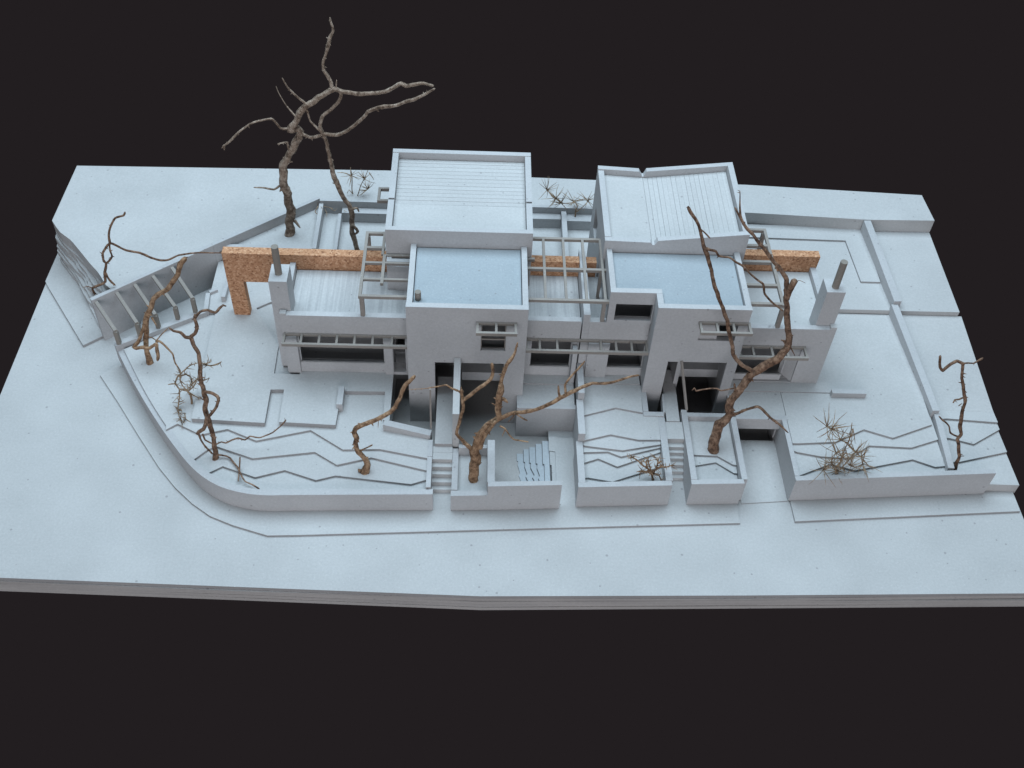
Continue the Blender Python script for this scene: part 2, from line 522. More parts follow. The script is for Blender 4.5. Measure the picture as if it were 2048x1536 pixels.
# right garden
right = structure_root('right_garden')
prism('contour_sheet', [(1.334, -0.690), (2.0865, -0.635), (2.0865, 0.408), (1.334, 0.408)], 0.0009, 0.136, CARD, right)
for za, ln in ((0.1362, [(1.336, -0.672), (1.359, -0.662), (1.504, -0.597), (1.616, -0.633), (1.912, -0.560), (2.01, -0.603), (2.062, -0.596)]),
               (0.1477, [(1.336, -0.530), (1.353, -0.538), (1.464, -0.562), (1.60, -0.57), (1.712, -0.489), (1.919, -0.497), (2.064, -0.443)]),
               (0.1592, [(1.336, -0.494), (1.362, -0.494), (1.547, -0.480), (1.705, -0.398), (1.836, -0.448), (2.053, -0.358)])):
    prism('contour_sheet', ln + [(2.066, 0.407), (1.336, 0.407)], za, za + 0.0113, CARD, right)
prism('lawn_sheet', [(1.062, -0.322), (1.3335, -0.322), (1.3335, 0.407), (1.062, 0.407)], 0.128, 0.1705, CARD, right)
prism('paved_strip', [(1.072, -0.169), (1.585, -0.169), (1.585, 0.30), (1.072, 0.30)], 0.1708, 0.1765, CARD, right)
prism('terrace_sheet', [(1.10, 0.412), (2.095, 0.412), (2.08, 0.41), (2.404, 0.412), (2.416, 1.09), (1.10, 1.09)], 0.0004, 0.198, CARD, right)
prism('terrace_sheet', [(1.30, 0.974), (1.9, 0.965), (1.912, 0.624), (2.02, 0.624), (2.02, 1.085), (1.30, 1.085)], 0.1982, 0.209, CARD, right)
strip = structure_root('verge')
prism('contour_sheet', [(2.087, -0.635), (2.44, -0.640), (2.425, 0.411), (2.087, 0.411)], 0.0006, 0.064, CARD, strip)
for za, ln in ((0.0642, [(2.087, -0.520), (2.176, -0.514), (2.437, -0.445)]), (0.0762, [(2.087, -0.375), (2.165, -0.374), (2.277, -0.409), (2.437, -0.312)]),
               (0.0882, [(2.087, -0.270), (2.18, -0.257), (2.435, -0.276)])):
    prism('contour_sheet', ln + [(2.424, 0.410), (2.087, 0.410)], za, za + 0.0118, CARD, strip)
prism('ramp_sheet', [(2.0875, -0.2), (2.433, -0.21), (2.423, 0.409), (2.0875, 0.409)], 0.1, 0.17, CARD, strip,
      ztop=lambda x, y: 0.1004 + max(0.0, (y + 0.2) / 0.61) * 0.069)

# sunken courts with the shallow steps
court = structure_root('sunken_court')
prism('court_floor', [(-0.60, 0.16), (-0.60, -0.405), (-0.40, -0.47), (-0.375, -0.50), (-0.11, -0.535), (-0.11, -0.77), (0.178, -0.77), (0.178, -0.30), (0.05, 0.16)], -0.067, -0.0505, COURT, court)
prism('court_floor', well_hole, -0.067, -0.0505, COURT, court)
for k, (x, yb, kink) in enumerate(((0.020, -0.425, 0.014), (0.053, -0.405, 0.016), (0.081, -0.398, 0.022), (0.112, -0.385, 0.016), (0.144, -0.374, 0), (0.178, -0.357, 0))):
    yk = -0.47 - 0.012 * k
    edge = [(x, yb), (x, yk)]
    if kink:
        edge += [(x + 0.006, yk - 0.002), (x + 0.004, yk - 0.03), (x + kink, yk - 0.075), (x + kink * 0.55, yk - 0.09), (x + kink * 1.25, yk - 0.125)]
    else:
        edge += [(x + 0.007, yk), (x + 0.007, -0.60)]
    edge += [(edge[-1][0], -0.765)]
    o = prism('step', edge + [(0.2065, -0.765), (0.2065, yb)], -0.0503 + 0.0101 * k, -0.0503 + 0.0101 * (k + 1) - 0.0002, COURT if k < 5 else CARD, court)
    o.data.materials.append(CUT)
    for p in o.data.polygons:
        p.material_index = 1 if abs(p.normal.z) < 0.3 else 0
    for v in o.data.vertices:                        # edges cut on the slant
        if v.co.z > -0.045 + 0.0101 * k and v.co.x < 0.2:
            v.co.x += 0.002
    o.data.update()
prism('step', [(0.177, -0.357), (0.177, -0.446), (0.207, -0.451), (0.206, -0.765), (0.222, -0.765), (0.222, -0.357)], 0.0106, 0.0145, CARD, court)

# ================================================================ walls round the gardens
def wall_thing(name, label, base, group='low board walls round the gardens', cat='wall'):
    return thing(name, label, cat, base, group)


# curved wall of the left garden
outer = spline([(-2.005, 0.062), (-1.986, 0.030), (-1.878, -0.150), (-1.753, -0.340), (-1.621, -0.522), (-1.487, -0.682), (-1.368, -0.773), (-1.249, -0.816), (-1.134, -0.830), (-0.977, -0.825), (-0.376, -0.808)], step=0.03)
inn = spline([(-1.972, 0.066), (-1.955, 0.048), (-1.849, -0.131), (-1.725, -0.320), (-1.595, -0.500), (-1.465, -0.657), (-1.352, -0.744), (-1.241, -0.785), (-1.130, -0.799), (-0.976, -0.794), (-0.376, -0.778)], step=0.03)
t = wall_thing('garden_wall', 'long curved grey wall sweeping round the left garden to the front', (-1.4, -0.70, 0))
prism('wall', outer + list(reversed(inn)), 0.0113, 0.135, WALL, t)
box('end_wall', -0.409, -0.387, -0.776, -0.60, 0.0113, 0.147, WALL, t)
box('end_wall', -0.409, -0.387, -0.599, -0.50, 0.0113, 0.149, WALL, t)

# bed round the forked tree and the wall in front of the sunken court
t = wall_thing('planter_wall', 'stepped grey wall boxing in the thick forked tree', (-0.05, -0.78, 0))
box('wall', -0.292, -0.264, -0.776, -0.535, 0.0117, 0.130, WALL, t)
prism('wall', [(-0.294, -0.809), (-0.125, -0.802), (-0.125, -0.776), (-0.294, -0.778)], 0.0117, 0.126, WALL, t)
prism('wall', [(-0.1248, -0.803), (0.213, -0.787), (0.211, -0.763), (-0.1248, -0.776)], 0.0117, 0.196, WALL, t)
box('side_wall', -0.128, -0.094, -0.7755, -0.530, -0.050, 0.194, WALL, t)
box('back_wall', -0.263, -0.129, -0.552, -0.532, -0.050, 0.158, WALL, t)
o = prism('planting_bed', [(-0.2635, -0.776), (-0.1285, -0.776), (-0.1285, -0.5525), (-0.2635, -0.5525)], 0.0118, 0.10, CARD)
struct(o)

t = wall_thing('planter_wall', 'grey wall boxing in the planted terrace with the small tan shrub', (0.5, -0.76, 0))
prism('wall', [(0.291, -0.776), (0.728, -0.755), (0.727, -0.728), (0.291, -0.748)], 0.0117, 0.166, WALL, t)
box('side_wall', 0.7005, 0.733, -0.7285, -0.318, 0.0117, 0.168, WALL, t)

t = wall_thing('planter_wall', 'narrow grey box wall holding the big leaning trunk', (0.94, -0.74, 0))
prism('wall', [(0.817, -0.751), (1.066, -0.741), (1.064, -0.716), (0.817, -0.724)], 0.0117, 0.172, WALL, t)
prism('side_wall', [(0.818, -0.7235), (0.846, -0.7235), (0.846, -0.30), (0.818, -0.30)], 0.0117, 0.174, WALL, t)
box('side_wall', 1.057, 1.084, -0.7155, -0.335, 0.0055, 0.170, WALL, t)
box('back_wall', 0.8465, 1.0565, -0.341, -0.317, -0.050, 0.173, WALL, t)

t = wall_thing('garden_wall', 'long grey front wall of the right garden returning beside the driveway', (1.8, -0.69, 0))
slab_wall('wall', (1.3115, -0.718), (2.280, -0.655), 0.026, 0.0125, 0.171, 0.174, WALL, t)
box('side_wall', 1.3105, 1.3335, -0.690, -0.323, 0.0055, 0.1715, WALL, t)

t = wall_thing('garden_wall', 'straight stepped grey wall running back between the right lawn and verge', (2.05, 0.2, 0))
slab_wall('wall', (2.088, -0.628), (2.105, -0.298), 0.030, 0.06, 0.172, 0.184, WALL, t)
slab_wall('wall', (2.098, -0.296), (2.060, 0.425), 0.036, 0.06, 0.204, 0.232, WALL, t)
slab_wall('wall', (2.075, 0.428), (2.045, 1.058), 0.040, 0.1, 0.252, 0.284, WALL, t)

t = wall_thing('dividing_wall', 'narrow stepped wall running from the house front down to the middle gardens', (0.31, -0.3, 0))
box('wall_section', 0.307, 0.337, -0.289, -0.092, -0.049, 0.270, WALL, t)
box('wall_section', 0.3005, 0.333, -0.504, -0.2895, -0.049, 0.222, WALL, t)
box('wall_section', 0.293, 0.3245, -0.7475, -0.5045, 0.0117, 0.167, WALL, t)
t = thing('party_wall', 'tall thin pale wall standing between the two houses', 'wall', (0.33, 0.1, 0.17), 'low board walls round the gardens')
extrude_x('wall', [(-0.0915, 0.10), (-0.0915, 0.603), (0.385, 0.598), (0.385, 0.10)], 0.313, 0.3445, WALL, t)

t = wall_thing('retaining_wall', 'grey retaining wall dropping from the middle terrace to the court', (0.15, -0.3, 0))
box('wall', 0.0145, 0.3003, -0.309, -0.2835, -0.049, 0.1715, WALL, t)
box('side_wall', 0.0145, 0.0393, -0.283, -0.127, -0.049, 0.1725, WALL, t)
t = wall_thing('retaining_wall', 'low slanting wall closing the light well left of the entrance bridge', (-0.5, -0.46, 0.1))
slab_wall('wall', (-0.626, -0.446), (-0.401, -0.494), 0.034, 0.10, 0.188, 0.172, WALL, t)
t = wall_thing('retaining_wall', 'small L-shaped kerb wall round the light well of the right house', (0.66, -0.3, 0.1))
box('wall', 0.6295, 0.730, -0.345, -0.319, 0.05, 0.176, WALL, t)
box('side_wall', 0.6295, 0.656, -0.3185, -0.150, 0.05, 0.1775, WALL, t)
t = wall_thing('retaining_wall', 'board header over the dark garage opening at the driveway', (1.2, -0.34, 0.1))
box('header', 1.0845, 1.336, -0.349, -0.3225, 0.098, 0.1725, WALL, t)
t2 = structure_root('garage')
box('back_wall', 1.062, 1.3335, 0.10, 0.12, -0.05, 0.1275, WALL, t2)
box('side_wall', 1.3055, 1.3335, -0.32, 0.0995, -0.05, 0.1275, WALL, t2)
box('side_wall', 1.068, 1.084, -0.32, 0.0995, -0.05, 0.1275, WALL, t2)

t = thing('low_wall', 'low pale sill wall carrying the five pergola posts', 'wall', (-1.8, 0.17, 0.04), 'low board walls round the gardens')
slab_wall('wall', (-1.995, 0.040), (-1.588, 0.298), 0.030, 0.041, 0.172, 0.174, WALL, t)
slab_wall('end_wall', (-1.580, 0.302), (-1.592, 0.43), 0.022, 0.041, 0.186, 0.186, WALL, t)
slab_wall('end_wall', (-1.592, 0.4305), (-1.556, 0.455), 0.018, 0.041, 0.186, 0.186, WALL, t)
o = slab_wall('low_wall', (-1.503, 0.382), (-1.500, 0.532), 0.022, LAWN, 0.205, 0.205, WALL, base=(-1.5, 0.45, LAWN))
tag(o, 'short pale stub wall just left of the cork pillar', 'wall', 'low board walls round the gardens')

t = thing('retaining_wall', 'tall slanting retaining wall behind the small left pergola', 'wall', (-1.6, 0.68, 0.04), 'low board walls round the gardens')
slab_wall('wall', (-2.134, 0.243), (-1.604, 0.685), 0.022, 0.0, 0.290, 0.290, WALL, t)
slab_wall('wall', (-1.6035, 0.6855), (-1.083, 1.107), 0.022, 0.10, 0.290, 0.290, WALL, t)
slab_wall('wall', (-1.082, 1.088), (0.47, 1.085), 0.020, 0.10, 0.290, 0.289, WALL, t)
t = thing('bed_wall', 'low L-shaped wall round the triangular bed of the tall tree', 'wall', (-1.1, 0.75, 0.18), 'low board walls round the gardens')
box('wall', -1.600, -1.088, 0.722, 0.744, 0.171, 0.252, WALL, t)
slab_wall('side_wall', (-1.064, 0.720), (-1.062, 1.087), 0.023, 0.171, 0.258, 0.272, WALL, t)
t = thing('planter_box', 'long raised box bed against the back wall behind the left house', 'planter', (-0.83, 1.06, 0.18), 'raised box beds along the back wall')
prism('bed_top', [(-0.957, 1.040), (-0.62, 1.040), (-0.62, 1.0855), (-0.957, 1.0855)], 0.1815, 0.247, WALL, t)
slab_wall('side_wall', (-0.958, 0.72), (-0.958, 1.0395), 0.018, 0.1815, 0.222, 0.242, WALL, t)
t = thing('planter_box', 'raised box bed against the back wall, left of the yard divider', 'planter', (0.2, 1.05, 0.18), 'raised box beds along the back wall')
prism('bed_top', [(0.0, 1.034), (0.2755, 1.036), (0.2755, 1.0845), (0.0, 1.0845)], 0.1815, 0.247, WALL, t)
t = thing('planter_box', 'raised box bed against the back wall under the spiky twig shrub', 'planter', (0.4, 1.05, 0.18), 'raised box beds along the back wall')
prism('bed_top', [(0.3065, 1.024), (0.52, 1.024), (0.52, 1.084), (0.3065, 1.084)], 0.1815, 0.247, WALL, t)
t = thing('yard_wall', 'narrow pale wall dividing the back yard between the houses', 'wall', (0.29, 0.9, 0.18), 'low board walls round the gardens')
slab_wall('wall', (0.306, 0.39), (0.306, 1.0835), 0.028, 0.1815, 0.250, 0.268, WALL, t)

o = box('kerb_block', -0.856, -0.828, -0.333, -0.214, LAWN - 0.03, 0.198, WALL, base=(-0.84, -0.27, LAWN))
tag(o, 'small pale upright block on the left lawn step', 'block', 'small blocks lying on the lawns')
o = box('kerb_block', 1.585, 1.756, -0.195, -0.168, 0.171, 0.202, WALL, base=(1.67, -0.18, LAWN))
tag(o, 'small pale bar lying on the right lawn before the house', 'block', 'small blocks lying on the lawns')

# ---------------------------------------------------------------- steps and bridges
t = thing('stair', 'five short steps up from the pavement beside the forked tree', 'stairs', (-0.34, -0.7, 0.011), 'garden stairs')
for k, y in enumerate((-0.708, -0.684, -0.656, -0.632, -0.606)):
    box('step', -0.3865, -0.2925, y, -0.530, 0.0112 + 0.025 * k, 0.0110 + 0.025 * (k + 1), CARD, t)
t = thing('stair', 'seven narrow steps up between the shrub bed and the trunk bed', 'stairs', (0.775, -0.6, 0.011), 'garden stairs')
zz = [0.0115, 0.03, 0.05, 0.07, 0.09, 0.11, 0.13, 0.160]
for k, y in enumerate((-0.610, -0.586, -0.562, -0.538, -0.518, -0.500, -0.474)):
    box('step', 0.7338, 0.8172, y, -0.368, zz[k] + 0.0002, zz[k + 1], CARD, t)

t = thing('entrance_bridge', 'pale strip bridge leading to the door of the left house', 'bridge', (-0.34, -0.35, 0.14), 'entrance bridges')
prism('deck', [(-0.377, -0.5285), (-0.2955, -0.5285), (-0.2955, -0.10), (-0.377, -0.10)], 0.1365, 0.156, CARD, t)
prism('landing', [(-0.3865, -0.5655), (-0.2925, -0.5655), (-0.2925, -0.529), (-0.3865, -0.529)], 0.1362, 0.1372, CARD, t)
t = thing('entrance_bridge', 'pale strip bridge leading into the right house', 'bridge', (0.77, -0.2, 0.15), 'entrance bridges')
prism('deck', [(0.742, -0.3675), (0.806, -0.3675), (0.812, -0.03), (0.748, -0.03)], 0.150, 0.1655, CARD, t)
slab_wall('side_rail', (0.7405, -0.318), (0.748, -0.198), 0.012, 0.12, 0.172, 0.172, WALL, t)
t = thing('fin_wall', 'tall thin white wall beside the bridge of the left house', 'wall', (-0.28, -0.4, 0.05), 'low board walls round the gardens')
extrude_x('wall', [(-0.522, -0.05), (-0.522, 0.368), (-0.2275, 0.432), (-0.2275, 0.385), (-0.08, 0.380), (-0.08, -0.05)], -0.294, -0.263, CARD, t)
o = beam('rod_post', (-0.398, -0.451, 0.172), (-0.398, -0.451, 0.452), 0.008, 0.008, STRIP)
o.location = (0, 0, 0)
tag(o, 'thin upright stick on the slanting wall by the left entrance bridge', 'post', 'thin stick posts at the entrances')
o = beam('rod_post', (0.848, -0.304, 0.174), (0.797, -0.199, 0.412), 0.010, 0.010, STRIP)
tag(o, 'thin stick leaning against the lintel over the right house opening', 'post', 'thin stick posts at the entrances')


# ================================================================ the two houses
def canopy(parent, x0, x1, y0, y1, z, bars, name='canopy'):
    """slatted sunshade: front rail (a part with its bars as sub-parts)"""
    rail = box(name, x0, x1, y0, y0 + 0.0125, z - 0.017, z, STRIP, parent)
    box('rail', x0, x1, y1 - 0.009, y1, z - 0.016, z - 0.001, STRIP, rail)
    for x in bars:
        box('bar', x - 0.0055, x + 0.0055, y0 + 0.013, y1 - 0.0095, z - 0.017, z - 0.001, STRIP, rail)
    return rail


def chimney(parent, x0, x1, y0, y1, z0, z1, px, py, pz):
    c = box('chimney', x0, x1, y0, y1, z0, z1, WALL, parent)
    pipe('flue_pipe', px, py, z1 - 0.002, pz, 0.0168, PIPE, c)
    return c


# ---- left house
H = thing('model_house', 'left grey board house with horizontal planks on its tall roof', 'house', (-0.3, 0.2, LAWN), 'model houses')
# front tower
w = panel('front_wall', 'x', -0.514, 0.041, -0.226, -0.197, -0.0495, 0.757, [(-0.386, -0.057, -0.0495, 0.395), (-0.171, -0.055, 0.478, 0.660)], WALL, H)
panel('side_wall', 'y', -0.1965, 0.208, -0.512, -0.486, -0.0495, 0.7555, [(-0.07, 0.12, 0.178, 0.42)], WALL, H)
panel('side_wall', 'y', -0.1965, 0.208, 0.014, 0.0405, -0.0495, 0.7555, [(-0.02, 0.15, 0.22, 0.40)], WALL, H)
prism('tower_roof', [(-0.483, -0.194), (0.011, -0.194), (0.011, 0.2035), (-0.483, 0.2035)], 0.705, 0.735, SMOOTH, H)
pipe('vent_pipe', -0.462, -0.152, 0.733, 0.782, 0.0145, PIPE, H)
box('floor_slab', -0.258, 0.0135, -0.085, 0.28, 0.118, 0.176, WALL, H)
box('floor_slab', -0.4855, -0.2955, 0.06, 0.28, 0.105, 0.1505, WALL, H)
box('ceiling_slab', -0.4855, 0.0135, -0.19, 0.30, 0.440, 0.466, WALL, H)
box('inner_wall', -0.62, 0.0135, 0.29, 0.31, -0.0495, 0.70, WALL, H)
win = panel('window', 'x', -0.171, -0.055, -0.206, -0.200, 0.478, 0.660, [(-0.166, -0.060, 0.483, 0.535), (-0.166, -0.060, 0.543, 0.655)], STRIP, H)
box('sill', -0.170, -0.056, -0.2255, -0.2065, 0.4785, 0.484, CARD, win)
canopy(H, -0.195, -0.008, -0.302, -0.2265, 0.676, (-0.1885, -0.103, -0.0145), 'window_hood')
# single-storey left wing
panel('wing_front_wall', 'x', -1.118, -0.5145, -0.096, -0.066, 0.1585, 0.556, [(-1.050, -0.637, 0.232, 0.430), (-0.594, -0.535, 0.178, 0.430)], WALL, H)
panel('wing_side_wall', 'y', 0.0565, 0.285, -1.116, -1.089, 0.1585, 0.545, (), WALL, H)
box('wing_back_wall', -1.0885, -0.5145, 0.262, 0.2845, 0.1585, 0.4695, WALL, H)
box('corner_block', -1.1175, -1.088, -0.0955, -0.068, 0.5563, 0.566, CARD, H)
prism('wing_roof', [(-1.086, -0.064), (-0.516, -0.064), (-0.516, 0.282), (-1.086, 0.282)], 0.470, 0.50, SCORED, H)
box('wing_floor', -1.088, -0.612, -0.0655, 0.26, 0.160, 0.180, WALL, H)
box('threshold', -0.6115, -0.515, -0.0655, -0.030, 0.160, 0.178, WALL, H)
box('basement_wall', -0.60, -0.513, 0.06, 0.08, -0.0495, 0.159, WALL, H)
wf = panel('window', 'x', -1.050, -0.637, -0.085, -0.079, 0.190, 0.430, [(-1.045, -0.642, 0.205, 0.425)], WALL, H)
box('sill', -1.0495, -0.6375, -0.0955, -0.0855, 0.2325, 0.238, CARD, wf)
box('pier', -1.112, -1.052, -0.108, -0.0965, 0.1705, 0.425, WALL, H)
box('pier', -0.636, -0.596, -0.108, -0.0965, 0.1705, 0.425, WALL, H)
canopy(H, -1.112, -0.5147, -0.173, -0.0965, 0.441, (-1.1055, -1.024, -0.939, -0.855, -0.771, -0.685, -0.594))
chimney(H, -1.152, -1.068, -0.0635, 0.056, 0.1708, 0.739, -1.1115, -0.008, 0.902)
# tall rear block
panel('block_front_wall', 'x', -0.633, 0.0665, 0.2085, 0.236, 0.50, 0.836, (), WALL, H)
panel('block_side_wall', 'y', 0.2365, 0.800, -0.6325, -0.604, 0.182, 0.803, [(0.66, 0.75, 0.50, 0.63)], WALL, H)
panel('block_side_wall', 'y', 0.2365, 0.800, 0.0375, 0.0660, 0.182, 0.803, (), WALL, H)
panel('block_back_wall', 'x', -0.633, 0.0665, 0.8005, 0.830, 0.182, 0.846, (), WALL, H)
for xa, xb in ((-0.6327, -0.603), (0.037, 0.0662)):
    box('parapet', xa, xb, 0.237, 0.436, 0.8033, 0.834, WALL, H)
    extrude_x('parapet', [(0.449, 0.8033), (0.449, 0.834), (0.800, 0.843), (0.800, 0.8033)], xa, xb, WALL, H)
prism('block_roof', [(-0.601, 0.239), (0.035, 0.239), (0.035, 0.446), (-0.601, 0.446)], 0.772, 0.801, CARD, H)
for k in range(12):
    ya = 0.448 + k * 0.0291
    prism('roof_plank', [(-0.601, ya), (0.035, ya + 0.001), (0.035, ya + 0.0293), (-0.601, ya + 0.0283)], 0.788, 0.7995 + 0.0006 * k + random.uniform(-0.0004, 0.0004), CARD, H)
prism('roof_underlay', [(-0.602, 0.447), (0.036, 0.447), (0.036, 0.799), (-0.602, 0.799)], 0.775, 0, CARD, H, ztop=lambda x, y: 0.7970 + (y - 0.45) * 0.0206)
box('stair_wall', -0.629, -0.5145, 0.158, 0.180, 0.5003, 0.682, WALL, H)
box('stair_wall', -0.629, -0.606, 0.1803, 0.208, 0.5003, 0.682, WALL, H)
panel('roof_door', 'x', -0.588, -0.518, 0.153, 0.1575, 0.5004, 0.655, (), WALL, H)
hd = box('window_hood', -0.712, -0.6327, 0.655, 0.668, 0.632, 0.650, STRIP, H)
box('rail', -0.712, -0.6327, 0.752, 0.765, 0.632, 0.6495, STRIP, hd)
box('rail', -0.712, -0.699, 0.6685, 0.7515, 0.632, 0.6493, STRIP, hd)
box('side_fin', -0.668, -0.650, 0.86, 0.95, 0.1815, 0.25, WALL, H)
# link wing right of the tower
panel('link_front_wall', 'x', 0.0415, 0.3065, -0.091, -0.062, 0.1585, 0.556, [(0.075, 0.274, 0.232, 0.428)], WALL, H)
prism('link_roof', [(0.0445, -0.060), (0.309, -0.060), (0.309, 0.285), (0.0445, 0.285)], 0.470, 0.50, SCORED, H)
box('link_back_wall', 0.0415, 0.309, 0.262, 0.284, 0.1585, 0.4695, WALL, H)
box('link_floor', 0.0415, 0.309, -0.061, 0.26, 0.1775, 0.184, WALL, H)
wl = panel('window', 'x', 0.075, 0.274, -0.080, -0.074, 0.200, 0.428, [(0.079, 0.270, 0.236, 0.424)], WALL, H)
box('sill', 0.0755, 0.2735, -0.0905, -0.0805, 0.2325, 0.238, CARD, wl)
box('pier', 0.276, 0.298, -0.140, -0.0915, 0.1765, 0.40, WALL, H)
canopy(H, 0.0418, 0.637, -0.178, -0.0915, 0.441, (0.0485, 0.113, 0.197, 0.408, 0.481, 0.556, 0.630))

# ---- right house
G = thing('model_house', 'right grey board house with folded butterfly roof and planks running back', 'house', (0.9, 0.2, LAWN), 'model houses')
panel('front_wall', 'x', 0.634, 1.067, -0.193, -0.164, -0.0495, 0.757, [(0.731, 1.017, -0.0495, 0.402), (0.848, 1.022, 0.552, 0.662)], WALL, G)
panel('side_wall', 'y', -0.1635, 0.208, 0.6345, 0.662, -0.0495, 0.4995, (), WALL, G)
panel('side_wall', 'y', -0.1635, -0.0975, 0.6345, 0.662, 0.50, 0.757, (), WALL, G)
panel('side_wall', 'y', -0.1635, 0.208, 1.0395, 1.0665, -0.0495, 0.7555, [(-0.04, 0.12, 0.22, 0.40)], WALL, G)
panel('setback_wall', 'x', 0.423, 0.662, -0.097, -0.067, 0.5565, 0.7575, [(0.456, 0.630, 0.5785, 0.683)], WALL, G)
panel('setback_side_wall', 'y', -0.0665, 0.208, 0.4235, 0.449, 0.5005, 0.756, (), WALL, G)
prism('tower_roof', [(0.4525, -0.0645), (0.664, -0.0645), (0.6645, -0.161), (1.0365, -0.161), (1.0365, 0.2035), (0.4525, 0.2035)], 0.705, 0.735, SMOOTH, G)
box('floor_slab', 0.8205, 1.039, -0.03, 0.28, 0.120, 0.176, WALL, G)
box('floor_slab', 0.6625, 0.7985, -0.02, 0.28, 0.10, 0.149, WALL, G)
box('inner_wall', 0.7992, 0.820, -0.12, 0.28, 0.05, 0.44, WALL, G)
box('ceiling_slab', 0.6625, 1.039, -0.163, 0.285, 0.4405, 0.466, WALL, G)
box('inner_wall', 0.42, 1.10, 0.29, 0.31, -0.0495, 0.72, WALL, G)
box('upper_floor', 0.450, 0.6625, -0.066, 0.28, 0.5015, 0.520, WALL, G)
box('window_panel', 0.8485, 0.938, -0.181, -0.172, 0.5525, 0.6615, WALL, G)
canopy(G, 0.833, 1.073, -0.269, -0.1935, 0.680, (0.8395, 0.915, 0.992, 1.0665), 'window_hood')
# link wing left of the tower
panel('link_front_wall', 'x', 0.345, 0.634, -0.0915, -0.062, 0.1825, 0.556, [(0.457, 0.6335, 0.236, 0.428)], WALL, G)
prism('link_roof', [(0.3465, -0.060), (0.600, -0.060), (0.600, 0.285), (0.3465, 0.285)], 0.470, 0.50, SCORED, G)
box('link_back_wall', 0.345, 0.634, 0.262, 0.284, 0.1825, 0.4695, WALL, G)
box('link_floor', 0.345, 0.634, -0.061, 0.26, 0.1875, 0.192, WALL, G)
wl = panel('window', 'x', 0.457, 0.6335, -0.080, -0.074, 0.205, 0.428, [(0.461, 0.630, 0.240, 0.424)], WALL, G)
box('sill', 0.4575, 0.633, -0.091, -0.0805, 0.2365, 0.242, CARD, wl)
box('pier', 0.352, 0.455, -0.108, -0.092, 0.1875, 0.425, WALL, G)
# right wing
panel('wing_front_wall', 'x', 1.0675, 1.528, -0.106, -0.077, 0.165, 0.556, [(1.100, 1.395, 0.18, 0.430)], WALL, G)
panel('wing_side_wall', 'y', -0.0765, 0.365, 1.4985, 1.5275, 0.165, 0.530, (), WALL, G)
box('wing_back_wall', 1.0675, 1.498, 0.345, 0.3645, 0.165, 0.4695, WALL, G)
box('wing_floor', 1.0675, 1.498, -0.076, 0.34, 0.177, 0.182, WALL, G)
prism('wing_roof', [(1.070, -0.075), (1.496, -0.075), (1.496, 0.362), (1.070, 0.362)], 0.470, 0.50, CARD, G)
prism('angled_panel', [(1.340, -0.036), (1.394, -0.100), (1.394, -0.080), (1.352, -0.030)], 0.177, 0.429, WALL, G)
wr = panel('window', 'x', 1.1005, 1.337, -0.095, -0.089, 0.182, 0.4295, [(1.105, 1.333, 0.226, 0.425)], WALL, G)
box('sill', 1.101, 1.3365, -0.1055, -0.0955, 0.2265, 0.232, CARD, wr)
canopy(G, 1.0677, 1.408, -0.188, -0.1065, 0.441, (1.078, 1.145, 1.237, 1.311, 1.4015))
chimney(G, 1.433, 1.5205, -0.0755, 0.018, 0.171, 0.772, 1.478, -0.0385, 0.929)
box('corner_block', 1.499, 1.5278, -0.1055, -0.0765, 0.5563, 0.570, CARD, G)
# tall rear block with the folded roof
front_prof = [(0.411, 0.50), (1.095, 0.50), (1.095, 0.866), (0.664, 0.812), (0.650, 0.786), (0.640, 0.786), (0.630, 0.800), (0.411, 0.806)]
extrude_y('block_front_wall', front_prof, 0.2085, 0.236, WALL, G)
back_prof = [(0.411, 0.182), (1.095, 0.182), (1.095, 0.862), (0.660, 0.808), (0.648, 0.776), (0.640, 0.776), (0.622, 0.806), (0.411, 0.816)]
extrude_y('block_back_wall', back_prof, 0.752, 0.780, WALL, G)
panel('block_side_wall', 'y', 0.2365, 0.7515, 0.4115, 0.4405, 0.182, 0.808, [(0.525, 0.665, 0.50, 0.645)], WALL, G)
panel('block_side_wall', 'y', 0.2365, 0.7515, 1.066, 1.0945, 0.182, 0.8645, (), WALL, G)


def roof_z(x):
    return 0.778 - 0.0 * x if x < 0.645 else 0.768 + (x - 0.645) * 0.135


extrude_y('block_roof', [(0.443, 0.752), (0.643, 0.742), (0.643, 0.770), (0.443, 0.782)], 0.239, 0.750, CARD, G)
np_ = 18
extrude_y('roof_underlay', [(0.6445, 0.742), (1.0645, 0.742), (1.0645, 0.8195), (0.6445, 0.7635)], 0.2385, 0.7505, CARD, G)
for k in range(np_):
    xa = 0.645 + k * (1.0635 - 0.645) / np_
    xb = xa + (1.0635 - 0.645) / np_ - 0.0010 + random.uniform(-0.0004, 0.0006)
    d = random.uniform(-0.0004, 0.0004)
    lean = 0.010 * (k / np_)
    extrude_y('roof_plank', [(xa, 0.752), (xb, 0.752), (xb, roof_z(xb) + d), (xa, roof_z(xa) + d)], 0.239, 0.750, CARD, G)

# ---------------------------------------------------------------- pergolas on the roof terraces
ST = 0.0145


def stick_x(name, x0, x1, y, z, parent, w=ST):
    return box(name, x0, x1, y - w / 2, y + w / 2, z - w * 1.1, z, STRIP, parent)


def stick_y(name, x, y0, y1, z, parent, w=ST):
    return box(name, x - w / 2, x + w / 2, y0, y1, z - w * 1.1, z, STRIP, parent)


def post(x, y, z0, z1, parent, w=0.018):
    return box('post', x - w / 2, x + w / 2, y - w / 2, y + w / 2, z0, z1, STRIP, parent)


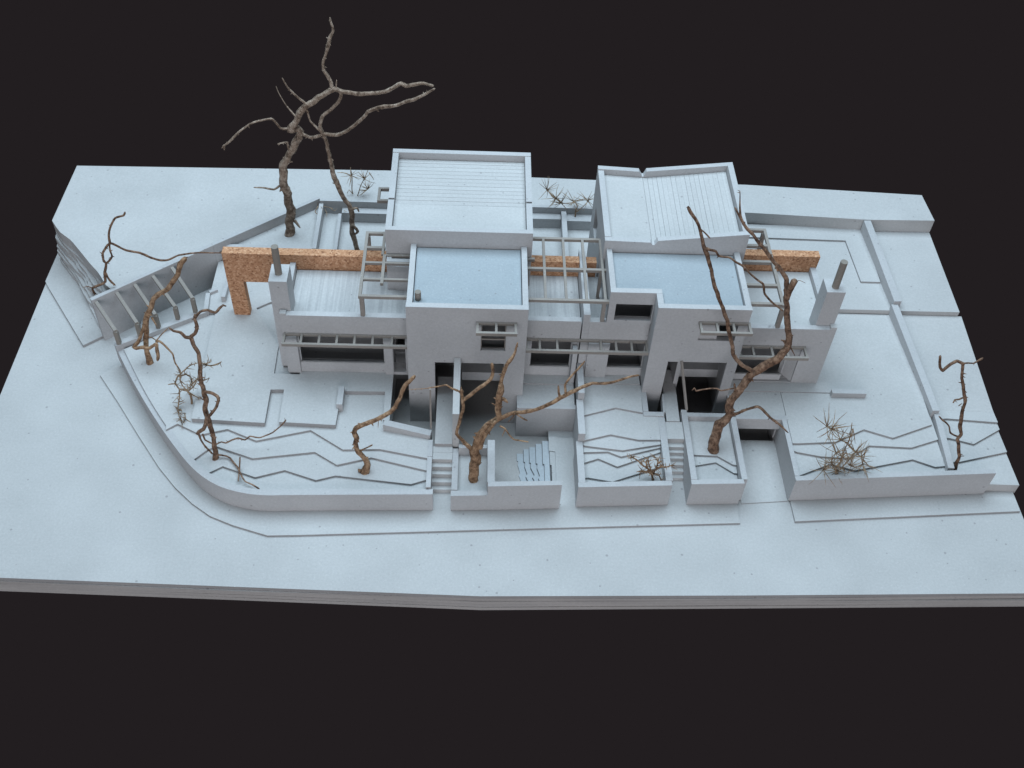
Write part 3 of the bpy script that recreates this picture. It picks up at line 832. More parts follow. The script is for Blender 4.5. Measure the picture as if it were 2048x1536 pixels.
t = thing('roof_pergola', 'stick pergola left of the left tower on the scored roof terrace', 'pergola', (-0.64, 0.1, 0.50), 'stick pergolas on the roofs')
stick_y('rail', -0.735, -0.092, 0.366, 0.690, t)
stick_y('rail', -0.640, -0.004, 0.2, 0.6903, t)
stick_y('rail', -0.650, 0.2005, 0.366, 0.6903, t, 0.012)
for y in (0.142, 0.027):
    stick_x('beam', -0.7425, -0.5125, y, 0.6895, t, 0.012)
for y, xa, xb in ((0.358, -0.7425, -0.640), (0.250, -0.7425, -0.640), (0.198, -0.6325, -0.5125), (-0.088, -0.7425, -0.5125)):
    stick_x('beam', xa, xb, y, 0.6897, t)
post(-0.728, -0.080, 0.556, 0.674, t, 0.021)
post(-0.730, 0.352, 0.50, 0.674, t)
t = thing('roof_pergola', 'stick pergola grid bridging the gap between the two houses', 'pergola', (0.23, 0.15, 0.50), 'stick pergolas on the roofs')
for y, xa, xb in ((0.352, 0.0665, 0.411), (0.131, 0.0405, 0.4235), (-0.083, 0.0405, 0.4235)):
    stick_x('beam', xa, xb, y, 0.690, t)
stick_x('beam', 0.0405, 0.082, 0.198, 0.6903, t)
for x in (0.127, 0.224, 0.3195, 0.407):
    stick_y('rail', x, -0.0755, 0.3445, 0.6905, t, 0.0125)
post(0.403, -0.080, 0.556, 0.674, t)
post(0.400, 0.135, 0.50, 0.674, t, 0.014)
post(0.050, 0.125, 0.50, 0.674, t, 0.012)
t = thing('roof_pergola', 'stick pergola right of the right tower behind the leaning tree', 'pergola', (1.17, 0.2, 0.50), 'stick pergolas on the roofs')
stick_y('rail', 1.246, -0.085, 0.470, 0.690, t)
for y, xa in ((0.462, 1.095), (0.342, 1.095), (0.222, 1.095), (0.055, 1.067), (-0.073, 1.085)):
    stick_x('beam', xa, 1.2385, y, 0.6897, t, 0.0155)
post(1.243, -0.092, 0.556, 0.674, t, 0.020)
post(1.243, 0.455, 0.24, 0.674, t)

# small pergola against the slanting wall
t = thing('garden_pergola', 'lean-to pergola of five beams between slanting wall and low sill', 'pergola', (-1.85, 0.25, 0.172), 'stick pergolas on the roofs')
del t['group']
for (x, y, zt), (xb, yb) in zip(((-1.981, 0.062, 0.262), (-1.888, 0.118, 0.264), (-1.810, 0.180, 0.264), (-1.725, 0.246, 0.258), (-1.645, 0.298, 0.270)),
                                ((-2.126, 0.262), (-2.040, 0.335), (-1.960, 0.395), (-1.880, 0.460), (-1.795, 0.528))):
    d = Vector((x - xb, y - yb, 0)).normalized() * 0.016
    beam('beam', (xb - d.x * 0.2, yb - d.y * 0.2, 0.276), (x + d.x * 0.3, y + d.y * 0.3, zt + 0.008), 0.017, 0.015, STRIP, t)
    box('post', x - 0.010, x + 0.010, y - 0.010, y + 0.010, 0.1725, zt - 0.004, PIPE, t)

# ---------------------------------------------------------------- cork gateway wall
t = thing('cork_wall', 'brown cork wall with square gateway running behind the houses', 'wall', (-1.4, 0.3, LAWN))
extrude_y('gateway', [(-1.446, 0.405), (-1.446, 0.592), (-0.62, 0.592), (-0.62, 0.405)], 0.2865, 0.336, CORK, t)
extrude_y('pillar', [(-1.443, LAWN), (-1.446, 0.4045), (-1.366, 0.4045), (-1.362, LAWN)], 0.288, 0.335, CORK, t)
box('cork_beam', 0.0665, 0.3125, 0.2865, 0.333, 0.45, 0.592, CORK, t)
box('cork_beam', 0.3450, 0.398, 0.288, 0.333, 0.45, 0.590, CORK, t)
extrude_y('cork_beam', [(1.0955, 0.45), (1.0955, 0.600), (1.534, 0.600), (1.528, 0.47), (1.52, 0.45)], 0.3665, 0.414, CORK, t)

# limbs of the trees: x, y, z, radius of each joint
TREES = {
 'T1': [
  ["trunk",[[-1.2295,0.8693,0.22,0.0289],[-1.2154,0.8702,0.3259,0.0275],[-1.2078,0.8702,0.3954,0.0266],[-1.2108,0.8702,0.4902,0.0254],[-1.2215,0.8702,0.5825,0.0241],[-1.2076,0.8702,0.683,0.0234],[-1.1894,0.8702,0.7311,0.0232],[-1.1557,0.8702,0.7823,0.0226],[-1.1211,0.8702,0.8451,0.0217],[-1.1035,0.8702,0.8943,0.0211],[-1.1136,0.8702,0.918,0.0207],[-1.1516,0.8702,0.9136,0.0202],[-1.1336,0.8702,0.9411,0.0201],[-1.0956,0.8702,0.9956,0.0199],[-1.0601,0.8702,1.0551,0.0189],[-1.0051,0.8702,1.0916,0.0173],[-0.9578,0.8702,1.1303,0.0165],[-0.9165,0.8702,1.16,0.0159]]],
  ["branch",[[-0.9165,0.8702,1.16,0.0146],[-0.8645,0.8543,1.1526,0.0137],[-0.8019,0.8362,1.1583,0.0127],[-0.7068,0.8089,1.1797,0.0121],[-0.644,0.7904,1.2108,0.0111],[-0.5763,0.7689,1.263,0.0116],[-0.5523,0.7612,1.2579,0.0117],[-0.4675,0.7358,1.291,0.0091],[-0.4174,0.7202,1.2894,0.0083]]],
  ["branch",[[-0.9216,0.8702,1.157,0.0122],[-0.9285,0.8757,1.1979,0.0113],[-0.9537,0.884,1.2523,0.0094],[-0.9558,0.8891,1.2898,0.0086],[-0.9385,0.8951,1.3325,0.0086],[-0.9176,0.904,1.3968,0.0116],[-0.8976,0.9117,1.4504,0.0081],[-0.9048,0.9165,1.4834,0.0069],[-0.9077,0.9202,1.5092,0.0061]]],
  ["branch",[[-0.9017,0.8702,1.1633,0.0049],[-0.8958,0.8702,1.2081,0.0034]]],
  ["branch",[[-1.0565,0.8702,1.0667,0.0074],[-1.0991,0.8509,1.1292,0.0065],[-1.1265,0.8375,1.1733,0.0049],[-1.1477,0.8202,1.2415,0.0043]]],
  ["branch",[[-1.1093,0.8702,0.9834,0.0065],[-1.1628,0.9056,1.0334,0.0038],[-1.198,0.9358,1.0842,0.0025],[-1.2091,0.9502,1.1115,0.0025]]],
  ["branch",[[-1.1459,0.8702,0.9198,0.0086],[-1.1931,0.856,0.9279,0.0071],[-1.2153,0.8429,0.9777,0.0068],[-1.2314,0.8358,0.9995,0.0072],[-1.2908,0.8176,0.9952,0.0065],[-1.3396,0.8023,0.9806,0.0061],[-1.3959,0.7825,0.9423,0.007],[-1.4355,0.7675,0.907,0.0075],[-1.4641,0.7573,0.8863,0.006],[-1.4667,0.7502,0.8613,0.005]]],
  ["branch",[[-1.4617,0.7502,0.8945,0.0062],[-1.4798,0.7502,0.8729,0.0037]]],
  ["branch",[[-1.0997,0.8702,0.9065,0.0114],[-1.0854,0.8631,0.8909,0.0109],[-1.047,0.8507,0.8831,0.0101],[-0.9982,0.8365,0.907,0.0101],[-0.9786,0.8302,0.9241,0.01]]],
  ["branch",[[-1.0555,0.8702,1.0263,0.007],[-1.0436,0.8557,0.9781,0.0064],[-1.0101,0.842,0.9474,0.0066],[-0.9813,0.8302,0.921,0.007]]],
  ["branch",[[-1.1643,0.8702,0.7727,0.0067],[-1.1709,0.8568,0.8132,0.0061],[-1.1676,0.8447,0.8526,0.0055],[-1.1928,0.8313,0.8582,0.005],[-1.2138,0.8202,0.8593,0.0045]]],
  ["branch",[[-1.2426,0.8702,0.5587,0.0079],[-1.2737,0.8547,0.5434,0.0071],[-1.3198,0.8329,0.5686,0.0057],[-1.3686,0.8102,0.5877,0.0037]]],
  ["branch",[[-1.1913,0.8702,0.3233,0.0123],[-1.158,0.8402,0.2968,0.0054]]],
  ["branch",[[-1.1933,0.8702,0.7184,0.0078],[-1.2059,0.8702,0.7431,0.0039]]],
 ],
 'T2': [
  ["trunk",[[-0.8476,0.7974,0.17,0.0165],[-0.865,0.8011,0.2482,0.0175],[-0.8729,0.8055,0.3396,0.0165],[-0.8683,0.811,0.4556,0.0159],[-0.9033,0.8154,0.5281,0.0146],[-0.9272,0.8194,0.5998,0.0156],[-0.9457,0.8232,0.6674,0.0145],[-0.9523,0.8258,0.7161,0.0137],[-0.9592,0.83,0.7941,0.0128],[-0.9701,0.8348,0.8821,0.0126],[-0.9843,0.8374,0.9248,0.0125]]],
  ["branch",[[-0.9845,0.8374,0.9218,0.0126],[-0.9941,0.8416,0.9602,0.0118],[-0.9777,0.8472,1.0128,0.0109],[-0.928,0.8542,1.0563,0.0104],[-0.8965,0.859,1.0887,0.0103],[-0.879,0.8641,1.1344,0.01],[-0.8919,0.8674,1.1599,0.0098]]],
  ["branch",[[-0.9823,0.8374,0.9189,0.0116],[-0.9068,0.8141,0.9292,0.011],[-0.8605,0.799,0.9653,0.0109],[-0.8113,0.7817,1.0144,0.0107],[-0.7511,0.7579,1.0907,0.0106],[-0.737,0.751,1.1159,0.0111],[-0.6783,0.7315,1.1538,0.0116],[-0.6037,0.7071,1.1868,0.0099],[-0.5176,0.6777,1.2399,0.0094],[-0.4619,0.6579,1.2795,0.0088],[-0.4092,0.6374,1.3297,0.006]]],
  ["branch",[[-0.9584,0.8374,0.7825,0.0102],[-0.9686,0.8374,0.7509,0.0077]]],
  ["branch",[[-0.869,0.7974,0.4666,0.0093],[-0.8364,0.7974,0.4813,0.0075],[-0.8275,0.7974,0.4546,0.0053]]],
  ["branch",[[-0.8701,0.7974,0.3708,0.0094],[-0.8437,0.7974,0.323,0.0095],[-0.8644,0.7974,0.2941,0.0054]]],
 ],
 'T3': [
  ["trunk",[[-2.1531,0.341,0.2418,0.0082],[-2.1581,0.3445,0.2769,0.0082],[-2.1267,0.3462,0.2939,0.0082],[-2.0826,0.3492,0.3238,0.0085],[-2.0732,0.3549,0.3806,0.0086],[-2.0565,0.3605,0.4369,0.0081],[-2.0644,0.3626,0.4581,0.008],[-2.0603,0.3669,0.5009,0.0078],[-2.0255,0.3718,0.5501,0.0077],[-2.0113,0.3728,0.5596,0.0079],[-2.0082,0.3778,0.6101,0.0073],[-1.9917,0.3823,0.6545,0.0068],[-1.9562,0.3879,0.7107,0.0068],[-1.9123,0.3895,0.7265,0.0065],[-1.9011,0.3915,0.7468,0.0063]]],
  ["branch",[[-2.0132,0.3731,0.5625,0.0074],[-2.0003,0.3757,0.5575,0.0073],[-1.9474,0.3859,0.508,0.007],[-1.8868,0.3976,0.48,0.0069],[-1.8413,0.4061,0.4441,0.0066],[-1.798,0.4141,0.4183,0.0066],[-1.7622,0.4215,0.4164,0.0065],[-1.7107,0.4347,0.4369,0.0061],[-1.6544,0.447,0.4415,0.0057],[-1.594,0.4595,0.4394,0.0053],[-1.4939,0.4791,0.4223,0.0033]]],
  ["branch",[[-2.0138,0.3728,0.5595,0.0059],[-2.0207,0.3683,0.5142,0.006],[-2.0171,0.3652,0.4841,0.0061],[-2.0383,0.3621,0.4529,0.0063],[-2.0571,0.3602,0.4338,0.0065]]],
  ["branch",[[-2.0171,0.3652,0.4841,0.0045],[-2.0059,0.3647,0.4783,0.0025]]],
  ["branch",[[-2.0707,0.3549,0.3807,0.0071],[-2.0647,0.3518,0.3496,0.0071],[-2.0567,0.3496,0.3278,0.007],[-2.0372,0.3468,0.2999,0.0066]]],
  ["branch",[[-2.1556,0.3445,0.277,0.0046],[-2.1714,0.3317,0.3024,0.0034],[-2.1916,0.3176,0.3079,0.0023]]],
 ],
 'T4': [
  ["trunk",[[-1.8137,-0.0481,0.125,0.0224],[-1.8145,-0.0305,0.1827,0.0165],[-1.8199,-0.0121,0.2351,0.0149],[-1.8131,0.0125,0.3053,0.017],[-1.7989,0.0377,0.3774,0.0179],[-1.7754,0.0556,0.4286,0.0161],[-1.7467,0.0752,0.4844,0.0147],[-1.723,0.0815,0.5025,0.0145],[-1.6848,0.0888,0.5233,0.0141],[-1.6517,0.102,0.5611,0.0132],[-1.6263,0.1142,0.5961,0.0131],[-1.603,0.1348,0.655,0.0152],[-1.5782,0.146,0.6869,0.0142]]],
  ["branch",[[-1.8047,0.035,0.3696,0.011],[-1.8192,0.0065,0.3286,0.011],[-1.846,-0.0284,0.2794,0.0117],[-1.8684,-0.0444,0.26,0.0119],[-1.8508,-0.0507,0.2566,0.0114],[-1.821,-0.0543,0.2684,0.011],[-1.7821,-0.0633,0.2721,0.0108],[-1.746,-0.0612,0.3098,0.0097],[-1.7426,-0.078,0.2853,0.0106],[-1.7394,-0.0977,0.2566,0.0104],[-1.743,-0.1118,0.2359,0.0098]]],
  ["branch",[[-1.7494,-0.0465,0.3084,0.0044],[-1.7132,-0.0327,0.3477,0.0036],[-1.6834,-0.0226,0.3765,0.0029]]],
  ["branch",[[-1.75,-0.0483,0.3033,0.0068],[-1.7337,-0.0492,0.3118,0.0066],[-1.705,-0.0652,0.2942,0.0059],[-1.6695,-0.0881,0.2666,0.0059],[-1.6596,-0.1129,0.2291,0.0053],[-1.646,-0.1272,0.2091,0.0049],[-1.6368,-0.1359,0.1971,0.0047],[-1.6338,-0.1566,0.1653,0.0044]]],
  ["branch",[[-1.8086,0.0053,0.2848,0.0037],[-1.7827,0.0028,0.2776,0.0033],[-1.7628,-0.0025,0.2626,0.003]]],
  ["branch",[[-1.7713,0.0406,0.3857,0.0073],[-1.7463,0.0025,0.3627,0.0036]]],
 ],
 'T5': [
  ["trunk",[[-1.395,-0.6155,0.11,0.0187],[-1.3926,-0.5991,0.1642,0.0146],[-1.3931,-0.5766,0.2285,0.0139],[-1.4074,-0.5474,0.3118,0.0139],[-1.4176,-0.5283,0.3666,0.0136],[-1.408,-0.5109,0.4162,0.0144],[-1.4129,-0.4972,0.4553,0.0136],[-1.4204,-0.4854,0.4891,0.0125],[-1.422,-0.4685,0.5373,0.0121],[-1.4164,-0.4501,0.5898,0.0122],[-1.418,-0.4336,0.6369,0.0114],[-1.4353,-0.4191,0.6786,0.011],[-1.4465,-0.4062,0.7153,0.0109]]],
  ["branch",[[-1.4445,-0.407,0.7131,0.011],[-1.4614,-0.413,0.7218,0.01],[-1.4769,-0.4158,0.7522,0.0087],[-1.504,-0.4249,0.7698,0.007],[-1.52,-0.4285,0.7943,0.0047]]],
  ["branch",[[-1.4467,-0.407,0.713,0.011],[-1.4228,-0.3948,0.7264,0.0103],[-1.4127,-0.3763,0.7546,0.0095],[-1.4222,-0.359,0.7803,0.0085],[-1.4212,-0.3469,0.7989,0.0076]]],
  ["branch",[[-1.4153,-0.3755,0.803,0.0082],[-1.394,-0.3567,0.8216,0.0075],[-1.3639,-0.3442,0.8226,0.0074],[-1.3317,-0.3375,0.8019,0.0079],[-1.3168,-0.3248,0.8144,0.0081],[-1.2999,-0.3129,0.8247,0.0071],[-1.2884,-0.3107,0.8168,0.0066]]],
  ["branch",[[-1.4146,-0.4955,0.4601,0.0101],[-1.3841,-0.5038,0.4604,0.01],[-1.3497,-0.517,0.4526,0.0094],[-1.3458,-0.5275,0.4374,0.0091],[-1.3535,-0.5434,0.4142,0.0093],[-1.3673,-0.5561,0.3974,0.0096],[-1.3854,-0.5682,0.3832,0.0107],[-1.3985,-0.5739,0.379,0.0113]]],
  ["branch",[[-1.4007,-0.5739,0.379,0.0104],[-1.4055,-0.5979,0.3513,0.0104],[-1.4145,-0.6135,0.3344,0.0102],[-1.4356,-0.6261,0.3278,0.0114],[-1.4463,-0.6337,0.3225,0.0124]]],
  ["branch",[[-1.4401,-0.6179,0.3105,0.0063],[-1.4381,-0.616,0.2577,0.0056],[-1.427,-0.6125,0.2061,0.0051],[-1.4062,-0.6065,0.1432,0.0051]]],
  ["branch",[[-1.4281,-0.6056,0.2886,0.005],[-1.4199,-0.6161,0.2584,0.0046],[-1.39,-0.6221,0.2413,0.0041]]],
  ["branch",[[-1.3901,-0.59,0.1901,0.0046],[-1.378,-0.5867,0.1975,0.0046],[-1.3592,-0.5831,0.2047,0.0046],[-1.3393,-0.584,0.199,0.0046],[-1.3107,-0.5772,0.2136,0.0048],[-1.2803,-0.5722,0.223,0.005],[-1.2517,-0.5744,0.212,0.0049],[-1.2276,-0.5668,0.2291,0.0047],[-1.1826,-0.5665,0.2228,0.0043],[-1.1239,-0.5548,0.2469,0.0039],[-1.0877,-0.5421,0.2762,0.0042],[-1.0585,-0.5288,0.308,0.0051]]],
  ["branch",[[-1.3857,-0.6072,0.141,0.0056],[-1.3675,-0.608,0.1388,0.0055],[-1.3449,-0.6096,0.1341,0.0053],[-1.3252,-0.6193,0.132,0.0051],[-1.2824,-0.6709,0.132,0.0051],[-1.2692,-0.6966,0.132,0.005],[-1.2358,-0.7502,0.132,0.0046],[-1.2012,-0.7693,0.132,0.0049],[-1.1636,-0.7938,0.132,0.0055]]],
  ["branch",[[-1.2665,-0.6523,0.1837,0.0041],[-1.2705,-0.688,0.132,0.0045],[-1.267,-0.7538,0.132,0.0032]]],
  ["branch",[[-1.417,-0.511,0.416,0.0045],[-1.4381,-0.5068,0.4278,0.0023]]],
 ],
 'T6': [
  ["trunk",[[-0.7,-0.6807,0.11,0.0256],[-0.6824,-0.6675,0.1615,0.0175],[-0.6993,-0.6537,0.2072,0.0152],[-0.7255,-0.6435,0.2415,0.0149],[-0.7333,-0.6331,0.276,0.0148],[-0.7255,-0.6251,0.3026,0.0148],[-0.7357,-0.6165,0.3313,0.0143],[-0.728,-0.6086,0.3577,0.0137],[-0.705,-0.6045,0.3712,0.0141],[-0.6707,-0.5996,0.3876,0.0144],[-0.6251,-0.5931,0.4094,0.0132],[-0.5773,-0.5835,0.4414,0.0123],[-0.5522,-0.5749,0.4701,0.0123],[-0.5315,-0.5641,0.5062,0.0123],[-0.5017,-0.542,0.5796,0.0127],[-0.4749,-0.5322,0.6125,0.0121],[-0.4571,-0.5268,0.6302,0.0119]]],
  ["branch",[[-0.7118,-0.6434,0.2418,0.0046],[-0.6843,-0.653,0.2696,0.0042],[-0.652,-0.664,0.3063,0.005]]],
  ["branch",[[-0.7357,-0.6165,0.3313,0.0113],[-0.7471,-0.6166,0.3311,0.0068]]],
  ["branch",[[-0.6252,-0.5939,0.4068,0.0023],[-0.6287,-0.6079,0.36,0.0014]]],
  ["branch",[[-0.7182,-0.6775,0.1279,0.0116],[-0.7247,-0.6743,0.1387,0.0058]]],
 ],
 'T7': [
  ["trunk",[[-0.1906,-0.6979,0.09,0.0257],[-0.1875,-0.6784,0.1723,0.0259],[-0.187,-0.6571,0.2574,0.0248],[-0.1812,-0.6452,0.305,0.0212],[-0.171,-0.6327,0.355,0.0192],[-0.134,-0.6189,0.4105,0.0178],[-0.1054,-0.6133,0.4328,0.0171],[-0.0861,-0.6064,0.4602,0.0168],[-0.0899,-0.5951,0.5054,0.0167],[-0.0872,-0.5819,0.5582,0.0166]]],
  ["branch",[[-0.089,-0.5852,0.545,0.0166],[-0.0835,-0.5767,0.5792,0.0207],[-0.0824,-0.5689,0.6103,0.0179],[-0.0789,-0.5624,0.6362,0.0132]]],
  ["branch",[[-0.0806,-0.5656,0.6233,0.011],[-0.0774,-0.5521,0.6576,0.0099],[-0.0717,-0.5431,0.6803,0.0097],[-0.0556,-0.5274,0.7186,0.0102],[-0.0434,-0.5181,0.7408,0.0108],[-0.0251,-0.5049,0.7717,0.008],[-0.0161,-0.488,0.8138,0.0056]]],
  ["branch",[[-0.0872,-0.5819,0.5582,0.0155],[-0.0653,-0.5949,0.5637,0.0112],[-0.0475,-0.6122,0.5572,0.0055]]],
  ["branch",[[-0.1985,-0.6572,0.2571,0.0138],[-0.2197,-0.6538,0.2963,0.0116],[-0.2452,-0.651,0.3356,0.0101],[-0.2704,-0.6478,0.3775,0.0093],[-0.2685,-0.6432,0.418,0.009],[-0.2578,-0.6376,0.4709,0.0093],[-0.2453,-0.6302,0.5413,0.0098],[-0.248,-0.6254,0.5861,0.01],[-0.2553,-0.6187,0.6509,0.0074]]],
  ["branch",[[-0.2459,-0.625,0.5857,0.0105],[-0.22,-0.6142,0.6008,0.0103],[-0.1793,-0.5942,0.6324,0.0103],[-0.1514,-0.5831,0.6471,0.0104],[-0.1259,-0.5697,0.6689,0.0098],[-0.1182,-0.5542,0.7006,0.0097],[-0.1235,-0.538,0.734,0.01]]],
  ["branch",[[-0.2506,-0.6186,0.6115,0.0061],[-0.2661,-0.6157,0.6341,0.0058],[-0.2987,-0.6153,0.6522,0.0053],[-0.3203,-0.614,0.6696,0.0048],[-0.3568,-0.6196,0.6649,0.004],[-0.4105,-0.6276,0.6591,0.0023],[-0.4854,-0.6364,0.6601,0.0011]]],
  ["branch",[[-0.0878,-0.6105,0.444,0.0135],[-0.0571,-0.6115,0.4637,0.0129],[-0.0246,-0.6117,0.4892,0.0123],[0.0302,-0.6178,0.5051,0.0116],[0.1098,-0.6226,0.5474,0.0115],[0.1783,-0.6226,0.6068,0.0114],[0.2191,-0.6223,0.6443,0.0107],[0.2699,-0.623,0.6861,0.0093],[0.3106,-0.6249,0.7123,0.0085],[0.3421,-0.6294,0.7183,0.008],[0.3838,-0.6347,0.7289,0.0073],[0.4378,-0.6377,0.7628,0.0063],[0.502,-0.6432,0.7932,0.0055]]],
  ["branch",[[-0.1647,-0.6507,0.2831,0.0137],[-0.1482,-0.6441,0.3518,0.012],[-0.1228,-0.6392,0.4142,0.0109],[-0.0973,-0.6363,0.4607,0.0103]]],
  ["branch",[[0.1798,-0.6281,0.6133,0.0074],[0.169,-0.6205,0.6439,0.0062],[0.1645,-0.6116,0.6796,0.0048]]],
  ["branch",[[0.1996,-0.6319,0.6382,0.0078],[0.1947,-0.6107,0.6829,0.0065],[0.2185,-0.5911,0.7201,0.0061],[0.2472,-0.5747,0.7479,0.0057],[0.2755,-0.5565,0.7799,0.0047]]],
  ["branch",[[-0.0144,-0.6251,0.5054,0.004],[-0.0245,-0.6312,0.4812,0.0033],[-0.0457,-0.638,0.4539,0.0022]]],
  ["branch",[[-0.0097,-0.6264,0.5002,0.004],[0.0202,-0.6316,0.4796,0.0048],[0.0431,-0.6348,0.4668,0.0054]]],
  ["branch",[[-0.0811,-0.6506,0.4435,0.0058],[-0.0561,-0.6572,0.4312,0.0053],[-0.0395,-0.6665,0.4078,0.0049],[-0.0139,-0.6772,0.3827,0.0046],[0.0131,-0.681,0.3811,0.0044],[0.0537,-0.6868,0.3788,0.004]]],
  ["branch",[[-0.0541,-0.6621,0.4373,0.0036],[-0.0683,-0.6724,0.3964,0.0018]]],
  ["branch",[[-0.0946,-0.5932,0.5132,0.0045],[-0.1195,-0.5894,0.5284,0.0027]]],
  ["branch",[[-0.0923,-0.6105,0.4439,0.0034],[-0.1186,-0.616,0.4217,0.0018]]],
 ],
 'T8': [
  ["trunk",[[0.9484,-0.5221,0.13,0.0287],[0.9529,-0.4963,0.2232,0.0279],[0.9672,-0.4815,0.2727,0.0259],[0.9885,-0.4716,0.3057,0.0228],[1.0041,-0.4602,0.3437,0.0218],[0.9961,-0.449,0.3809,0.023],[1.013,-0.4315,0.4394,0.0214],[1.0493,-0.4117,0.5054,0.0219],[1.0785,-0.3968,0.555,0.0218],[1.1278,-0.3857,0.592,0.0228],[1.1854,-0.3739,0.6314,0.0213],[1.2112,-0.3594,0.6797,0.0198],[1.2078,-0.3423,0.7366,0.018],[1.1836,-0.3097,0.8454,0.0168],[1.1685,-0.2883,0.9165,0.0154],[1.1561,-0.2715,0.9725,0.0153]]],
  ["branch",[[1.1676,-0.2869,0.9212,0.0154],[1.1682,-0.2849,0.9676,0.0166],[1.1735,-0.2836,1.0111,0.0174],[1.1768,-0.283,1.0343,0.0173]]],
  ["branch",[[1.1578,-0.2743,0.9632,0.0142],[1.1533,-0.2563,1.0058,0.0133],[1.1203,-0.2371,1.0488,0.0122],[1.09,-0.2239,1.0765,0.0114],[1.0588,-0.2083,1.1104,0.0106],[1.0285,-0.1944,1.1399,0.0099],[0.9836,-0.1741,1.1826,0.0093],[0.9568,-0.163,1.2056,0.0103],[0.9322,-0.152,1.2286,0.0094],[0.9174,-0.1389,1.2583,0.0076],[0.9092,-0.12,1.3021,0.005],[0.9017,-0.0961,1.3573,0.0021]]],
  ["branch",[[0.9369,-0.1474,1.2195,0.0077],[0.9174,-0.139,1.2475,0.006],[0.889,-0.1256,1.2924,0.0051]]],
  ["branch",[[1.0835,-0.3975,0.5526,0.0126],[1.0585,-0.394,0.5751,0.0121],[1.0131,-0.3895,0.609,0.0114],[0.9706,-0.3817,0.6557,0.0113],[0.957,-0.3711,0.7094,0.0112],[0.9289,-0.3567,0.7833,0.0114],[0.9069,-0.3442,0.8483,0.012],[0.8692,-0.3289,0.93,0.0112],[0.8275,-0.3138,1.0125,0.0107],[0.7926,-0.2956,1.1103,0.0098],[0.7615,-0.2817,1.1868,0.011],[0.7247,-0.2658,1.2758,0.0087],[0.7004,-0.257,1.3263,0.0083],[0.6766,-0.2515,1.3605,0.0086],[0.6602,-0.247,1.3875,0.009]]],
  ["branch",[[0.7636,-0.2841,1.1973,0.0084],[0.7887,-0.2824,1.1884,0.0075],[0.8051,-0.2819,1.1802,0.0069],[0.8217,-0.2845,1.1579,0.0062],[0.8738,-0.279,1.1465,0.0051],[0.904,-0.2802,1.1232,0.0056],[0.9335,-0.2805,1.1045,0.0059],[0.9761,-0.2841,1.0633,0.0056],[1.0079,-0.2865,1.0345,0.0056],[1.0441,-0.2879,1.0077,0.0059],[1.0629,-0.2956,0.956,0.0065],[1.1081,-0.3007,0.9081,0.0057],[1.1623,-0.3041,0.864,0.0062]]],
  ["branch",[[0.7244,-0.2584,1.283,0.0046],[0.7479,-0.264,1.2643,0.0044],[0.7722,-0.2709,1.2412,0.0042]]],
  ["branch",[[0.8214,-0.2856,1.1589,0.0038],[0.8163,-0.2883,1.1499,0.0025]]],
  ["branch",[[1.0184,-0.4283,0.45,0.0079],[1.0058,-0.4286,0.4779,0.007],[0.996,-0.4286,0.5156,0.006]]],
  ["branch",[[1.0018,-0.4355,0.4925,0.0041],[0.9735,-0.4411,0.491,0.0047],[0.9358,-0.4489,0.4881,0.0048],[0.9173,-0.4485,0.5009,0.0046],[0.8812,-0.4535,0.5053,0.0042],[0.8458,-0.4601,0.5047,0.0044],[0.8157,-0.4668,0.501,0.0045],[0.8061,-0.4644,0.5186,0.0043],[0.7933,-0.4708,0.5082,0.0041]]],
  ["branch",[[1.0128,-0.4633,0.3332,0.0117],[1.0408,-0.4643,0.3462,0.0098],[1.0674,-0.4632,0.3674,0.0085],[1.0965,-0.463,0.3861,0.0078],[1.1219,-0.4638,0.3986,0.0075],[1.152,-0.4738,0.3827,0.0077],[1.1892,-0.4911,0.3501,0.0074],[1.2123,-0.4996,0.3356,0.0069],[1.243,-0.5107,0.3169,0.0066],[1.2827,-0.5273,0.2867,0.0035]]],
  ["branch",[[1.2245,-0.3548,0.695,0.0045],[1.2564,-0.3696,0.6458,0.0023]]],
  ["branch",[[1.1759,-0.2851,1.0273,0.0019],[1.2016,-0.2842,1.0303,0.0016],[1.2278,-0.2874,1.0195,0.0013]]],
 ],
 'T9': [
  ["trunk",[[2.1262,-0.5897,0.09,0.0111],[2.1179,-0.5841,0.1486,0.011],[2.113,-0.5796,0.1932,0.0109],[2.091,-0.5729,0.2604,0.0107],[2.0657,-0.5667,0.3231,0.0104],[2.0747,-0.5643,0.3464,0.011],[2.0498,-0.5582,0.4076,0.0112],[2.0341,-0.5506,0.4839,0.0103],[2.024,-0.544,0.5494,0.01],[2.0131,-0.54,0.5893,0.0098],[1.9893,-0.5349,0.6404,0.0091],[1.9626,-0.5296,0.6937,0.0089],[1.9526,-0.5252,0.7379,0.0088],[1.9414,-0.5211,0.7785,0.0088]]],
  ["branch",[[1.9436,-0.5211,0.7786,0.0096],[1.9041,-0.5274,0.8032,0.0088],[1.8776,-0.536,0.7957,0.009],[1.8616,-0.5457,0.7766,0.0094],[1.8484,-0.5525,0.7642,0.0096],[1.8292,-0.5551,0.7858,0.0088],[1.8132,-0.5581,0.8236,0.0078],[1.7979,-0.5618,0.8712,0.0077]]],
  ["branch",[[1.9405,-0.5208,0.7814,0.0057],[1.9659,-0.5141,0.7782,0.0048],[1.9977,-0.5064,0.771,0.0046],[2.0173,-0.4983,0.7791,0.0054],[2.0368,-0.4902,0.7873,0.007]]],
  ["branch",[[2.0648,-0.5657,0.333,0.0056],[2.0401,-0.5686,0.3469,0.0056],[2.0157,-0.571,0.3674,0.0056],[1.9923,-0.5728,0.4125,0.0053],[1.9671,-0.5748,0.443,0.005],[1.9395,-0.5776,0.4668,0.0048],[1.9159,-0.5796,0.4933,0.0045]]],
